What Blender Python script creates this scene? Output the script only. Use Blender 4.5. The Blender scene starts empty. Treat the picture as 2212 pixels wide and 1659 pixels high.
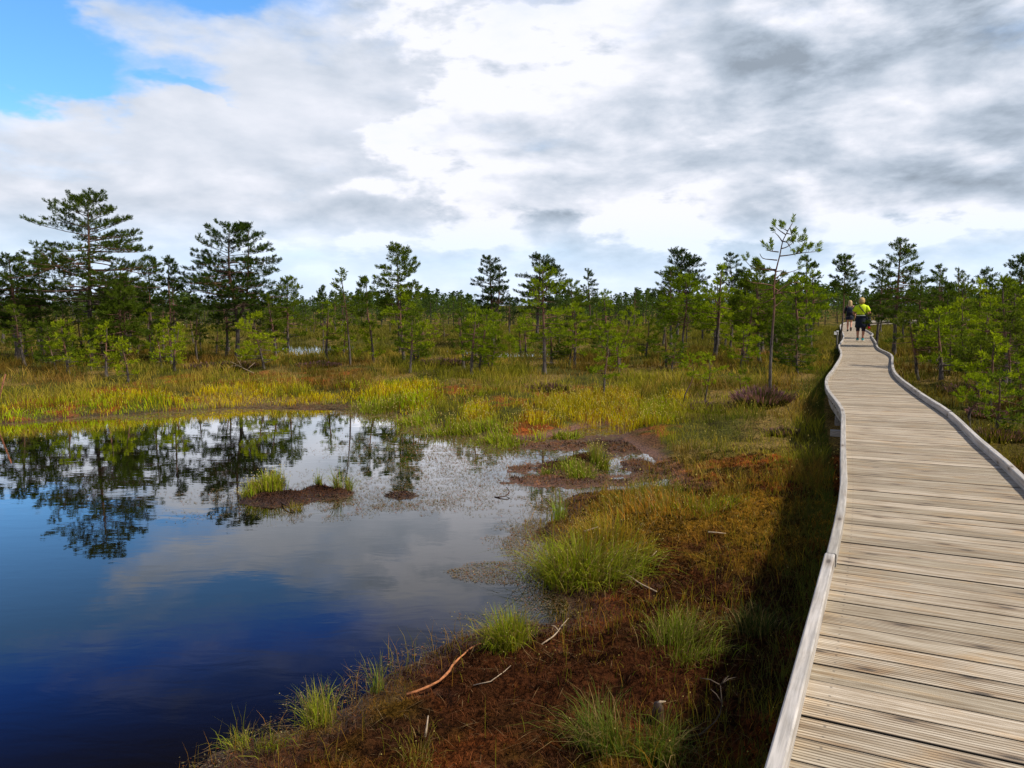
import bpy, math, random
import numpy as np
from mathutils import Vector, Matrix
R=math.radians
sc=bpy.context.scene
col=sc.collection
rng=np.random.default_rng(7)
random.seed(7)

# ------------------------------------------------------------------ camera, exposure
PITCH=5.86; CAMZ=2.27
cam=bpy.data.objects.new('camera',bpy.data.cameras.new('camera')); col.objects.link(cam)
cam.data.sensor_width=36; cam.data.lens=27.0; cam.data.clip_end=5000; cam.data.clip_start=.05
cam.location=(0,0,CAMZ); cam.rotation_euler=(R(90-PITCH),0,0)
sc.camera=cam
sc.view_settings.view_transform='Standard'; sc.view_settings.look='None'
sc.view_settings.gamma=1; sc.view_settings.exposure=0.46; sc.view_settings.use_curve_mapping=False
sc.cycles.max_bounces=6; sc.cycles.diffuse_bounces=2; sc.cycles.glossy_bounces=3; sc.cycles.transparent_max_bounces=8
sc.cycles.use_denoising=True

# ------------------------------------------------------------------ sun
SUN_EL=51; SUN_AZ=108      # azimuth measured clockwise from +Y (the view direction): the sun is on the right, a little behind
sd=Vector((math.sin(R(SUN_AZ))*math.cos(R(SUN_EL)),math.cos(R(SUN_AZ))*math.cos(R(SUN_EL)),math.sin(R(SUN_EL))))
sl=bpy.data.lights.new('sun','SUN'); sl.energy=3.9; sl.angle=R(5.0); sl.color=(1,.93,.82)
so=bpy.data.objects.new('sun',sl); col.objects.link(so)
so.rotation_euler=sd.to_track_quat('Z','Y').to_euler()

# ------------------------------------------------------------------ node helper
class NT:
    def __init__(s,tree): s.t=tree; tree.nodes.clear()
    def n(s,kind,ins=None,**kw):
        nd=s.t.nodes.new(kind)
        for k,v in kw.items(): setattr(nd,k,v)
        for k,v in (ins or {}).items():
            if isinstance(v,bpy.types.NodeSocket): s.t.links.new(v,nd.inputs[k])
            else: nd.inputs[k].default_value=v
        return nd
    def m(s,op,a,b=None,c=None,clamp=False):
        ins={0:a}
        if b is not None: ins[1]=b
        if c is not None: ins[2]=c
        return s.n('ShaderNodeMath',ins,operation=op,use_clamp=clamp).outputs[0]
    def vm(s,op,a,b=None,sc_=None):
        ins={0:a}
        if b is not None: ins[1]=b
        if sc_ is not None: ins['Scale']=sc_
        nd=s.n('ShaderNodeVectorMath',ins,operation=op)
        return nd.outputs['Value'] if op in('LENGTH','DISTANCE','DOT_PRODUCT') else nd.outputs[0]
    def mix(s,f,a,b,mode='MIX'):
        nd=s.n('ShaderNodeMix',None,data_type='RGBA',blend_type=mode)
        for i,v in ((0,f),(6,a),(7,b)):
            if isinstance(v,bpy.types.NodeSocket): s.t.links.new(v,nd.inputs[i])
            else: nd.inputs[i].default_value=(v if i==0 else (tuple(v)+(1,))[:4])
        return nd.outputs[2]
    def mr(s,v,a,b,c=0,d=1,smooth=True):
        return s.n('ShaderNodeMapRange',{0:v,1:a,2:b,3:c,4:d},interpolation_type='SMOOTHSTEP' if smooth else 'LINEAR').outputs[0]
    def noise(s,vec,scale,detail=5,rough=.55,dist=0,dim='3D'):
        return s.n('ShaderNodeTexNoise',{'Vector':vec,'Scale':scale,'Detail':detail,'Roughness':rough,'Distortion':dist},noise_dimensions=dim)

# ------------------------------------------------------------------ sky (physical sky plus clouds, all by world direction)
w=bpy.data.worlds.new('World'); sc.world=w; w.use_nodes=True
t=NT(w.node_tree)
geo=t.n('ShaderNodeTexCoord').outputs['Generated']
sep=t.n('ShaderNodeSeparateXYZ',{0:geo})
X,Y,Z=sep.outputs
sky=t.n('ShaderNodeTexSky',sky_type='NISHITA',sun_disc=False,sun_elevation=R(SUN_EL),sun_rotation=R(SUN_AZ),air_density=1.0,dust_density=.6,ozone_density=2.5).outputs[0]
az=t.m('DIVIDE',t.m('ARCTAN2',X,Y),R(1)); el=t.m('DIVIDE',t.m('ARCSINE',Z),R(1))    # degrees
ae=t.n('ShaderNodeCombineXYZ',{0:az,1:el,2:0.0}).outputs[0]
wz=t.m('MAXIMUM',t.m('ADD',Z,.10),.02)
P=t.vm('MULTIPLY',t.n('ShaderNodeCombineXYZ',{0:t.m('DIVIDE',X,wz),1:t.m('DIVIDE',Y,wz),2:t.m('MULTIPLY',Z,2.0)}).outputs[0],(1,1,1))
Pd=t.vm('MULTIPLY',geo,(1.0,1.0,2.3))
warp=t.noise(Pd,3.0,6,.6).outputs['Color']
wv=t.vm('SCALE',t.vm('SUBTRACT',warp,(.5,.5,.5)),sc_=1.0)
aew=t.vm('ADD',ae,t.vm('MULTIPLY',wv,(22,11,0)))
def px2ae(x,y):
    a=(x-1106)/1659; b=-(y-829.5)/1659; p=R(PITCH)
    dx=a; dy=math.cos(p)+b*math.sin(p); dz=-math.sin(p)+b*math.cos(p)
    return math.degrees(math.atan2(dx,dy)),math.degrees(math.atan2(dz,math.hypot(dx,dy)))
def blob(x,y,rx,ry,soft=.9):
    a,e=px2ae(x,y); k=57.3/1659
    v=t.vm('MULTIPLY',t.vm('SUBTRACT',aew,(a,e,0)),(1/(rx*k),1/(ry*k),0))
    return t.mr(t.vm('LENGTH',v),1+soft*.5,1-soft*.5)
def blobs(lst):
    acc=None
    for (x,y,rx,ry,amp) in lst:
        b=t.m('MULTIPLY',blob(x,y,rx,ry),amp)
        acc=b if acc is None else t.m('ADD',acc,b)
    return acc
# where clear blue shows (subtract cover)
clear=blobs([(215,165,215,52,.62),(30,110,150,75,.55),(110,20,120,40,.25),(470,20,80,30,.25),(430,210,120,14,.25),(230,-190,600,180,.72),(900,-420,900,130,.8),(-500,-100,300,300,.5),(700,545,520,22,.22),(1900,575,420,18,.2)])
cover_n=t.mix(.45,t.noise(Pd,4.0,9,.6,.2).outputs[0],t.noise(P,1.2,8,.6,.3).outputs[0])
cover=t.mr(t.m('SUBTRACT',t.m('ADD',t.m('MULTIPLY',t.m('SUBTRACT',cover_n,.5),2.2),.95),clear),.08,.85)
thin=t.mr(t.noise(P,3.2,8,.6,.5).outputs[0],.35,.7,.55,1.0)
# cloud shading: a pale veil, puffs with bright edges and grey thick middles
def sblobs(l): 
    acc=None
    for (x,y,rx,ry,amp) in l:
        b=t.m('MULTIPLY',blob(x,y,rx,ry,1.9),amp); acc=b if acc is None else t.m('ADD',acc,b)
    return acc
Pc=t.vm('MULTIPLY',geo,(1.0,1.0,2.5))
d0=t.noise(Pc,6.0,11,.55,.12).outputs[0]
d1=t.noise(t.vm('ADD',Pc,(.02,-.01,.045)),6.0,11,.55,.12).outputs[0]
big=t.noise(Pc,2.0,4,.5,.2).outputs[0]
gb=sblobs([(980,275,200,60,.20),(1250,300,200,60,.18),(1190,395,170,50,.20),(1700,130,520,170,.34),(2090,90,260,150,.22),(1560,310,240,70,.12),(2080,385,300,70,.34),(1900,470,300,40,.12),(1480,445,200,40,.14),(960,500,150,40,.18),(1800,-160,700,150,.3),(1000,-180,500,110,.2)])
wb_=sblobs([(1640,410,260,70,.12),(1010,455,240,50,.12),(1100,170,260,90,.06),(1400,215,300,70,.06)])
nb_=sblobs([(300,380,620,210,.24),(500,120,480,140,.20),(1150,60,300,120,.10)])
D_=t.m('SUBTRACT',t.m('ADD',t.m('ADD',t.m('ADD',t.m('MULTIPLY',t.m('SUBTRACT',d0,.5),1.25),t.m('MULTIPLY',t.m('SUBTRACT',big,.5),.5)),.47),t.m('ADD',gb,wb_)),nb_)
body=t.mr(D_,.42,.56); thick=t.mr(D_,.55,.95)
lit=t.m('MULTIPLY',t.m('SUBTRACT',d0,d1),t.m('SUBTRACT',1.25,t.m('MULTIPLY',nb_,3.0)))
lum=t.m('ADD',.53,t.m('MULTIPLY',body,.155))
lum=t.m('SUBTRACT',lum,t.m('MULTIPLY',thick,.25))
lum=t.m('ADD',t.m('ADD',lum,lit),t.m('MULTIPLY',t.m('SUBTRACT',big,.5),.15))
lum=t.m('MINIMUM',t.m('MAXIMUM',lum,.27),.665)
ccol=t.mix(t.mr(lum,.3,.72),(.80,.94,1.13),(.975,.98,1.055))
ccol=t.vm('SCALE',ccol,sc_=t.m('MULTIPLY',lum,10.0))
blue=t.mix(1.0,sky,(.75,1.25,1.6),'MULTIPLY')
blue=t.mix(t.mr(el,20,24),blue,t.mix(1.0,sky,(.14,.95,2.7),'MULTIPLY'))
band=t.m('MAXIMUM',t.mr(el,20.5,31,1.2,.10),t.mr(el,46,58,0,1))
blue=t.mix(t.mr(el,46,60),blue,t.mix(1.0,sky,(.9,1.1,1.3),'MULTIPLY'))
hz=t.mr(el,13,1)
blue=t.mix(t.m('MULTIPLY',hz,.92),blue,(5.5,6.5,8.1))
cov=t.m('MULTIPLY',t.m('MULTIPLY',cover,1.0),t.mr(el,1.5,7,.35,1.0))
up=t.mr(el,36,60,1,.8)
ccol=t.mix(t.mr(el,21,30),ccol,t.mix(1.0,ccol,(.42,.55,.90),'MULTIPLY'))
skyc=t.mix(t.m('MULTIPLY',cov,up),blue,ccol)
bg=t.n('ShaderNodeBackground',{0:t.vm('SCALE',skyc,sc_=band),1:.092})
t.n('ShaderNodeOutputWorld',{0:bg.outputs[0]})
w.cycles.sampling_method='MANUAL'; w.cycles.sample_map_resolution=512

# ------------------------------------------------------------------ general helpers
F=1659.
def ray(px,py):
    a=(px-1106)/F; b=-(py-829.5)/F; p=R(PITCH)
    return a,math.cos(p)+b*math.sin(p),-math.sin(p)+b*math.cos(p)
def at(px,py,z=0.):
    """the point of the photograph (2212 px wide) where its line of sight meets height z"""
    a,b,c=ray(px,py); k=(z-CAMZ)/c
    return (a*k,b*k)
def tag(o,label=None,cat=None,group=None,kind=None):
    if label: o['label']=label
    if cat: o['category']=cat
    if group: o['group']=group
    if kind: o['kind']=kind
    return o
def link(name,me,parent=None,loc=(0,0,0),rz=0):
    o=bpy.data.objects.new(name,me); col.objects.link(o)
    o.location=loc; o.rotation_euler=(0,0,rz)
    if parent is not None: o.parent=parent
    return o
def fast_mesh(name,V,polys_idx,sizes,mat,colr=None,smooth=False,uv=None):
    me=bpy.data.meshes.new(name)
    V=np.asarray(V,dtype=np.float32); idx=np.asarray(polys_idx,dtype=np.int32); sizes=np.asarray(sizes,dtype=np.int32)
    me.vertices.add(len(V)); me.vertices.foreach_set('co',V.ravel())
    me.loops.add(len(idx)); me.loops.foreach_set('vertex_index',idx)
    me.polygons.add(len(sizes))
    st=np.zeros(len(sizes),dtype=np.int32); st[1:]=np.cumsum(sizes)[:-1]
    me.polygons.foreach_set('loop_start',st)
    try: me.polygons.foreach_set('loop_total',sizes)
    except Exception: pass
    me.polygons.foreach_set('use_smooth',np.full(len(sizes),bool(smooth)))
    me.update(calc_edges=True)
    if colr is not None:
        a=me.color_attributes.new('Col','FLOAT_COLOR','POINT')
        c=np.ones((len(V),4),dtype=np.float32); c[:,:3]=colr
        a.data.foreach_set('color',c.ravel())
    if uv is not None:
        u=me.uv_layers.new(name='UV'); u.data.foreach_set('uv',np.asarray(uv,dtype=np.float32)[idx].ravel())
    if mat is not None:
        for m_ in (mat if isinstance(mat,(list,tuple)) else [mat]): me.materials.append(m_)
    me.validate()
    return me
class MB:
    """collects polygons"""
    def __init__(s): s.v=[]; s.f=[]; s.c=[]
    def add(s,vs,fs,c=None):
        b=len(s.v); s.v+= [tuple(v) for v in vs]; s.f+=[tuple(i+b for i in f) for f in fs]
        s.c+=[c if c is not None else (1,1,1)]*len(vs)
    def box(s,c,size,M=None,colr=None):
        x,y,z=[q/2 for q in size]
        vs=[Vector((sx*x,sy*y,sz*z)) for sz in(-1,1) for sy in(-1,1) for sx in(-1,1)]
        if M is not None: vs=[M@v for v in vs]
        vs=[v+Vector(c) for v in vs]
        s.add(vs,[(0,2,3,1),(4,5,7,6),(0,1,5,4),(2,6,7,3),(0,4,6,2),(1,3,7,5)],colr)
    def tube(s,pts,rad,n=6,colr=None,cap=True):
        pts=[Vector(p) for p in pts]; vs=[]; fs=[]
        up=Vector((0,0,1)); prev=None
        for i,p in enumerate(pts):
            d=(pts[min(i+1,len(pts)-1)]-pts[max(i-1,0)])
            if d.length<1e-9: d=Vector((0,0,1))
            d.normalize()
            if prev is None:
                a=d.cross(Vector((0,1,0)) if abs(d.y)<.9 else Vector((1,0,0)))
            else: a=prev-d*prev.dot(d)
            if a.length<1e-6: a=d.cross(Vector((1,0,0)))
            a.normalize(); prev=a; b=d.cross(a)
            r=rad[i] if hasattr(rad,'__len__') else rad
            for k in range(n):
                q=2*math.pi*k/n; vs.append(p+(a*math.cos(q)+b*math.sin(q))*r)
        for i in range(len(pts)-1):
            for k in range(n):
                k2=(k+1)%n; fs.append((i*n+k,i*n+k2,(i+1)*n+k2,(i+1)*n+k))
        if cap: fs.append(tuple(range(n-1,-1,-1))); fs.append(tuple((len(pts)-1)*n+k for k in range(n)))
        s.add(vs,fs,colr)
    def loft(s,rings,n=14,colr=None,cap=True):
        """rings: (x,y,z,rx,ry)"""
        vs=[];fs=[]
        for (x,y,z,rx,ry) in rings:
            for k in range(n):
                q=2*math.pi*k/n; vs.append((x+math.cos(q)*rx,y+math.sin(q)*ry,z))
        for i in range(len(rings)-1):
            for k in range(n):
                k2=(k+1)%n; fs.append((i*n+k,i*n+k2,(i+1)*n+k2,(i+1)*n+k))
        if cap: fs.append(tuple(range(n-1,-1,-1))); fs.append(tuple((len(rings)-1)*n+k for k in range(n)))
        s.add(vs,fs,colr)
    def mesh(s,name,mat,smooth=False,useC=False):
        idx=[i for f in s.f for i in f]
        return fast_mesh(name,np.array(s.v),idx,[len(f) for f in s.f],mat,np.array(s.c) if useC else None,smooth)
    def build(s,name,mat,parent=None,loc=(0,0,0),rz=0,smooth=False,useC=False):
        return link(name,s.mesh(name,mat,smooth,useC),parent,loc,rz)
# value noise
class VN:
    def __init__(s,seed):
        r=np.random.default_rng(seed); s.g=r.random((256,256))
    def __call__(s,x,y):
        x=np.asarray(x,float); y=np.asarray(y,float)
        xi=np.floor(x).astype(int); yi=np.floor(y).astype(int); fx=x-xi; fy=y-yi
        fx=fx*fx*(3-2*fx); fy=fy*fy*(3-2*fy); g=s.g
        a=g[xi&255,yi&255]; b=g[(xi+1)&255,yi&255]; c=g[xi&255,(yi+1)&255]; d=g[(xi+1)&255,(yi+1)&255]
        return (a*(1-fx)+b*fx)*(1-fy)+(c*(1-fx)+d*fx)*fy
_vn=[VN(i) for i in range(12)]
def fbm(x,y,f,o=4,seed=0,rough=.5):
    s=0;a=1;T=0
    for i in range(o):
        s=s+a*_vn[(seed+i)%12](np.asarray(x)*f+13.7*i+seed*5.1,np.asarray(y)*f-7.3*i+seed*3.3); T+=a; a*=rough; f*=2.03
    return s/T
def sstep(x,a,b):
    q=np.clip((np.asarray(x,float)-a)/(b-a),0,1); return q*q*(3-2*q)
def seg_dist(px,py,poly,closed=True):
    px=np.asarray(px,float); py=np.asarray(py,float)
    d=np.full(px.shape,1e9); inside=np.zeros(px.shape,bool)
    n=len(poly)
    for i in range(n if closed else n-1):
        x1,y1=poly[i]; x2,y2=poly[(i+1)%n]
        dx,dy=x2-x1,y2-y1; L=dx*dx+dy*dy+1e-12
        q=np.clip(((px-x1)*dx+(py-y1)*dy)/L,0,1)
        d=np.minimum(d,np.hypot(px-x1-q*dx,py-y1-q*dy))
        if closed and y1!=y2:
            c=((y1>py)!=(y2>py))&(px<(x2-x1)*(py-y1)/(y2-y1)+x1); inside^=c
    return (np.where(inside,-d,d)) if closed else d
def spline(pts,step):
    pts=[Vector(p) for p in pts]; out=[]
    for i in range(len(pts)-1):
        p0=pts[max(i-1,0)];p1=pts[i];p2=pts[i+1];p3=pts[min(i+2,len(pts)-1)]
        n=max(1,int((p2-p1).length/step))
        # centripetal-ish tangents limited by segment length
        m1=(p2-p0)*.5; m2=(p3-p1)*.5; L=(p2-p1).length
        if m1.length>1e-9: m1=m1.normalized()*L
        if m2.length>1e-9: m2=m2.normalized()*L
        for k in range(n):
            u=k/n; h=(2*u**3-3*u**2+1,u**3-2*u**2+u,-2*u**3+3*u**2,u**3-u**2)
            out.append(p1*h[0]+m1*h[1]+p2*h[2]+m2*h[3])
    out.append(pts[-1]); return out

# ------------------------------------------------------------------ materials
def mat(name):
    m=bpy.data.materials.new(name); m.use_nodes=True
    return m,NT(m.node_tree)
def simple(name,c,rough=.8,var=.15,scale=8,bump=0,spec=.3,metal=0):
    m,t=mat(name); tc=t.n('ShaderNodeTexCoord').outputs['Object']
    nz=t.noise(tc,scale,4).outputs[0]
    cc=t.mix(t.mr(nz,.3,.7),tuple(q*(1-var) for q in c),tuple(min(1,q*(1+var)) for q in c))
    ins={'Base Color':cc,'Roughness':rough,'Specular IOR Level':spec,'Metallic':metal}
    if bump: ins['Normal']=t.n('ShaderNodeBump',{'Height':nz,'Strength':bump,'Distance':.01}).outputs[0]
    b=t.n('ShaderNodeBsdfPrincipled',ins); t.n('ShaderNodeOutputMaterial',{0:b.outputs[0]})
    return m
def leafmat(name,trans=.35,rough=.6,randhue=True,gain=1.0,tcol=(1.25,1.35,.5)):
    """leaf blades: albedo from the mesh attribute, light shining through"""
    m,t=mat(name)
    c=t.n('ShaderNodeAttribute',attribute_name='Col').outputs['Color']
    if randhue:
        oi=t.n('ShaderNodeObjectInfo').outputs['Random']
        c=t.mix(oi,t.mix(1.0,c,(.78*gain,.82*gain,.8*gain),'MULTIPLY'),t.mix(1.0,c,(1.25*gain,1.15*gain,.95*gain),'MULTIPLY'))
    d=t.n('ShaderNodeBsdfPrincipled',{'Base Color':c,'Roughness':.8,'Specular IOR Level':.08})
    tr=t.n('ShaderNodeBsdfTranslucent',{0:t.mix(1.0,c,tcol,'MULTIPLY')})
    mx=t.n('ShaderNodeMixShader',{0:trans,1:d.outputs[0],2:tr.outputs[0]})
    t.n('ShaderNodeOutputMaterial',{0:mx.outputs[0]})
    return m
M_leaf=leafmat('needles',.42)
M_grass=leafmat('grass_blades',.4,randhue=False)
def bark():
    m,t=mat('pine_bark')
    tc=t.n('ShaderNodeTexCoord'); ob=tc.outputs['Object']; z=t.n('ShaderNodeSeparateXYZ',{0:tc.outputs['Generated']}).outputs[2]
    nz=t.noise(t.vm('MULTIPLY',ob,(1,1,.25)),28,5).outputs[0]
    low=t.mix(t.mr(nz,.35,.65),(.035,.028,.024),(.13,.105,.09))
    hi=t.mix(t.mr(nz,.35,.65),(.085,.042,.026),(.20,.095,.055))
    c=t.mix(t.mr(z,.28,.55),low,hi)
    c=t.mix(t.mr(z,.62,.9,0,.8),c,(.055,.042,.03))
    b=t.n('ShaderNodeBsdfPrincipled',{'Base Color':c,'Roughness':.9,'Normal':t.n('ShaderNodeBump',{'Height':nz,'Strength':.7,'Distance':.02}).outputs[0]})
    t.n('ShaderNodeOutputMaterial',{0:b.outputs[0]}); return m
M_bark=bark()
M_greybark=simple('grey_dead_wood',(.24,.22,.2),.9,.35,40,.5)
M_palewood=simple('bleached_branch',(.36,.27,.18),.8,.3,30,.5)
M_orange=simple('orange_peeled_branch',(.34,.13,.05),.8,.5,30,.5)
M_twig=simple('dark_twig',(.09,.065,.045),.9,.4,22,.5)
M_stake=simple('weathered_red_wood',(.20,.08,.04),.85,.4,22,.5)
M_peat=simple('wet_peat',(.045,.022,.012),.7,.5,14,.8)
def groundmat():
    m,t=mat('bog_ground')
    c=t.n('ShaderNodeAttribute',attribute_name='Col').outputs['Color']
    tc=t.n('ShaderNodeTexCoord').outputs['Object']
    a=t.noise(tc,34,6,.68).outputs[0]; b=t.noise(tc,7,4).outputs[0]; e=t.noise(tc,130,3,.6).outputs[0]
    c=t.mix(1.0,c,t.n('ShaderNodeCombineXYZ',{0:t.mr(a,.34,.66,.28,1.9),1:t.mr(a,.34,.66,.3,1.75),2:t.mr(a,.34,.66,.4,1.5)}).outputs[0],'MULTIPLY')
    c=t.mix(t.mr(b,.5,.75,0,.45),c,t.mix(1.0,c,(1.5,1.15,.7),'MULTIPLY'))
    bu=t.n('ShaderNodeBump',{'Height':t.m('ADD',a,t.m('MULTIPLY',e,.4)),'Strength':.9,'Distance':.03}).outputs[0]
    # wet just above the water
    z=t.n('ShaderNodeSeparateXYZ',{0:tc}).outputs[2]
    wet=t.mr(z,.10,.015)
    p=t.n('ShaderNodeBsdfPrincipled',{'Base Color':c,'Roughness':t.mr(wet,0,1,.95,.55),'Specular IOR Level':t.m('MULTIPLY',wet,.28),'Normal':bu})
    t.n('ShaderNodeOutputMaterial',{0:p.outputs[0]}); return m
M_ground=groundmat()
def watermat():
    m,t=mat('dark_bog_water')
    tc=t.n('ShaderNodeTexCoord').outputs['Object']
    a=t.noise(t.vm('MULTIPLY',tc,(1.0,2.6,1)),2.2,3,.5,.4).outputs[0]
    b=t.noise(t.vm('MULTIPLY',tc,(1.0,1.8,1)),11,2,.5).outputs[0]
    breeze=t.mr(t.noise(t.vm('MULTIPLY',tc,(.3,1,1)),.5,3).outputs[0],.42,.65,.25,1)
    h=t.m('ADD',a,t.m('MULTIPLY',t.m('MULTIPLY',b,breeze),.10))
    bu=t.n('ShaderNodeBump',{'Height':h,'Strength':.024,'Distance':.03}).outputs[0]
    d=t.n('ShaderNodeBsdfDiffuse',{0:(.004,.003,.002,1)}); gl=t.n('ShaderNodeBsdfGlossy',{0:(1,1,1,1),1:.015,'Normal':bu})
    fr=t.n('ShaderNodeFresnel',{0:1.333,1:bu}).outputs[0]; f2=t.m('MINIMUM',t.m('MULTIPLY',t.m('POWER',fr,1.5),3.4),.92)
    p=t.n('ShaderNodeMixShader',{0:f2,1:d.outputs[0],2:gl.outputs[0]})
    t.n('ShaderNodeOutputMaterial',{0:p.outputs[0]}); return m
M_water=watermat()
def woodmat(name,planks=True):
    m,t=mat(name)
    uv=t.n('ShaderNodeUVMap',uv_map='UV').outputs[0]
    sp=t.n('ShaderNodeSeparateXYZ',{0:uv}); U,V,_=sp.outputs
    c0=t.n('ShaderNodeAttribute',attribute_name='Col').outputs['Color']
    rn=t.n('ShaderNodeSeparateColor',{0:c0}).outputs
    seed=t.m('MULTIPLY',rn[0],57.0)
    v3=t.n('ShaderNodeCombineXYZ',{0:t.m('MULTIPLY',U,1.6),1:t.m('MULTIPLY',V,34.0),2:seed}).outputs[0]
    grain=t.noise(v3,1.6,6,.65,.3).outputs[0]
    v4=t.n('ShaderNodeCombineXYZ',{0:t.m('MULTIPLY',U,2.0),1:t.m('MULTIPLY',V,6.0),2:seed}).outputs[0]
    blot=t.noise(v4,1.3,5,.6,.8).outputs[0]
    pale=(.56,.48,.365) if planks else (.50,.46,.415)
    dark=(.27,.20,.12) if planks else (.27,.25,.225)
    c=t.mix(t.mr(grain,.32,.68),dark,pale)
    warm=t.mix(t.mr(blot,.5,.72,0,.55),c,t.mix(1.0,c,(1.12,.86,.52) if planks else (.9,.85,.78),'MULTIPLY'))
    c=t.mix(1.0,warm,t.n('ShaderNodeCombineXYZ',{0:t.mr(rn[1],0,1,.74,1.14,False),1:t.mr(rn[1],0,1,.73,1.14,False),2:t.mr(rn[1],0,1,.68,1.16,False)}).outputs[0],'MULTIPLY')
    # knots
    vn_=t.n('ShaderNodeTexVoronoi',{'Vector':t.n('ShaderNodeCombineXYZ',{0:t.m('MULTIPLY',U,1.9),1:t.m('ADD',t.m('MULTIPLY',V,6.5),seed),2:0.0}).outputs[0],'Scale':1.0,'Randomness':1.0},voronoi_dimensions='2D'); vo=vn_.outputs['Distance']
    km=t.mr(t.n('ShaderNodeSeparateColor',{0:vn_.outputs['Color']}).outputs[0],.45,.5)
    c=t.mix(t.m('MULTIPLY',km,t.mr(vo,.30,.06,0,.55)),c,t.mix(1.0,c,(.5,.4,.3),'MULTIPLY'))
    c=t.mix(t.m('MULTIPLY',km,t.mr(vo,.10,.03,0,.85)),c,(.06,.045,.03))
    # stains across the walk
    tc=t.n('ShaderNodeTexCoord').outputs['Object']
    st=t.noise(tc,2.3,5,.65).outputs[0]
    c=t.mix(t.mr(st,.48,.72,0,.45),c,t.mix(1.0,c,(.62,.56,.46),'MULTIPLY'))
    h=t.m('MULTIPLY',grain,.35)
    if planks:
        ub=t.m('MULTIPLY',t.m('ABSOLUTE',t.m('SUBTRACT',rn[2],.5)),4.0)
        nd_=t.m('ADD',t.m('POWER',t.m('SUBTRACT',ub,.56),2.0),t.m('POWER',t.m('SUBTRACT',t.m('ABSOLUTE',V),.036),2.0))
        c=t.mix(t.mr(nd_,.00004,.000012,0,.6),c,(.03,.025,.022))
        g=t.m('SINE',t.m('MULTIPLY',V,2*math.pi*8/.130))
        h=t.m('ADD',h,t.m('MULTIPLY',g,.45))
        c=t.mix(t.m('MULTIPLY',t.mr(g,-.1,-.9,0,.9),t.mr(rn[0],0,1,.35,1)),c,t.mix(1.0,c,(.30,.26,.2),'MULTIPLY'))
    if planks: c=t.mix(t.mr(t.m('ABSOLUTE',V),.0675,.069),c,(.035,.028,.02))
    bu=t.n('ShaderNodeBump',{'Height':h,'Strength':.55,'Distance':.006}).outputs[0]
    p=t.n('ShaderNodeBsdfPrincipled',{'Base Color':c,'Roughness':.6,'Specular IOR Level':.5,'Normal':bu})
    t.n('ShaderNodeOutputMaterial',{0:p.outputs[0]}); return m
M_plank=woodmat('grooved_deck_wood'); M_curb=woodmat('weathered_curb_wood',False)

# ------------------------------------------------------------------ the boardwalk's lines
DZ=.85
Lp=[(-1.15,-1.6),(-.62,-.5),(-.2,.3)]+[at(x,y,DZ+.08) for x,y in [(1655,1659),(1694,1510),(1747,1327),(1784,1192),(1809,1083),(1814,1031),(1814,973),(1815,925),(1814,882),(1784,838.5),(1783,814.5),(1799,793),(1815,764),(1811,746),(1820,731)]]+[(15.9,37.0),(19.4,45.5),(23.6,55.2),(27.5,62.5),(35.0,70.0),(47,73.5),(66,76.5)]
Lp=[(x,y) for x,y in Lp]
# right edge: near part follows the left one, then the traced one
def offs(pts,d):
    o=[]
    for i in range(len(pts)):
        a=Vector(pts[max(i-1,0)]);b=Vector(pts[min(i+1,len(pts)-1)]); q=(b-a).normalized(); o.append((pts[i][0]+q.y*d,pts[i][1]-q.x*d))
    return o
Rp=offs(Lp[:8],1.40)
Rp=Rp[:7]+[at(x,y,DZ+.08) for x,y in [(2212,1023),(2176,990),(2125,949),(2058,889),(1993,848),(1939,807),(1930,783),(1927,765),(1900,751),(1893,738),(1884,724)]]+[(17.15,36.5),(20.6,45.0),(24.7,54.6),(28.4,61.6),(35.6,68.8),(47.2,72.2),(66.2,75.2)]
Ls=spline(Lp,.25); Rs=spline(Rp,.25)
Cp=[]
for p in Ls[::4]:
    q=min(Rs,key=lambda r:(r-p).length); Cp.append((p+q)/2)
for _ in range(4):
    Cp=[Cp[0]]+[(Cp[i-1]+Cp[i]*2+Cp[i+1])/4 for i in range(1,len(Cp)-1)]+[Cp[-1]]
Cs=spline(Cp,.14)
walk_xy=[tuple(p) for p in Cs[::8]]
def walk_dist(x,y): return seg_dist(x,y,walk_xy,False)

# ------------------------------------------------------------------ ponds
pond_px=[(-60,919),(60,911),(150,902),(260,896),(370,888),(480,881),(560,876),(660,877),(740,872),(800,878),(860,890),(930,912),(990,930),(1050,945),(1100,952),(1160,948),(1230,934),(1285,922),(1318,918),(1335,935),(1350,955),(1390,980),(1415,1003),(1425,1028),(1440,1050),(1400,1062),(1300,1064),(1230,1074),(1195,1095),(1175,1135),(1170,1180),(1185,1225),(1200,1262),(1228,1300),(1243,1340),(1200,1362),(1130,1362),(1050,1372),(960,1400),(880,1430),(800,1470),(750,1515),(700,1560),(610,1600),(500,1645),(440,1700)]
pond=[at(x,y,0) for x,y in pond_px]+[(-2.3,2.2),(-3.2,.4),(-5.5,-3),(-12,-5),(-20,-2),(-24,6),(-20,12),(-14,14.0)]
PZ2=.42
pool2=[at(x,y,PZ2) for x,y in [(600,752),(640,741),(760,742),(900,748),(1000,752),(1090,756),(1180,757),(1300,757),(1420,757),(1440,761),(1400,765),(1250,769),(1100,772),(1000,763),(880,757),(760,755),(680,765),(640,771),(610,762)]]
pool3=[at(x,y,PZ2) for x,y in [(290,742),(400,738),(510,738),(520,743),(420,747),(300,748)]]
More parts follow.
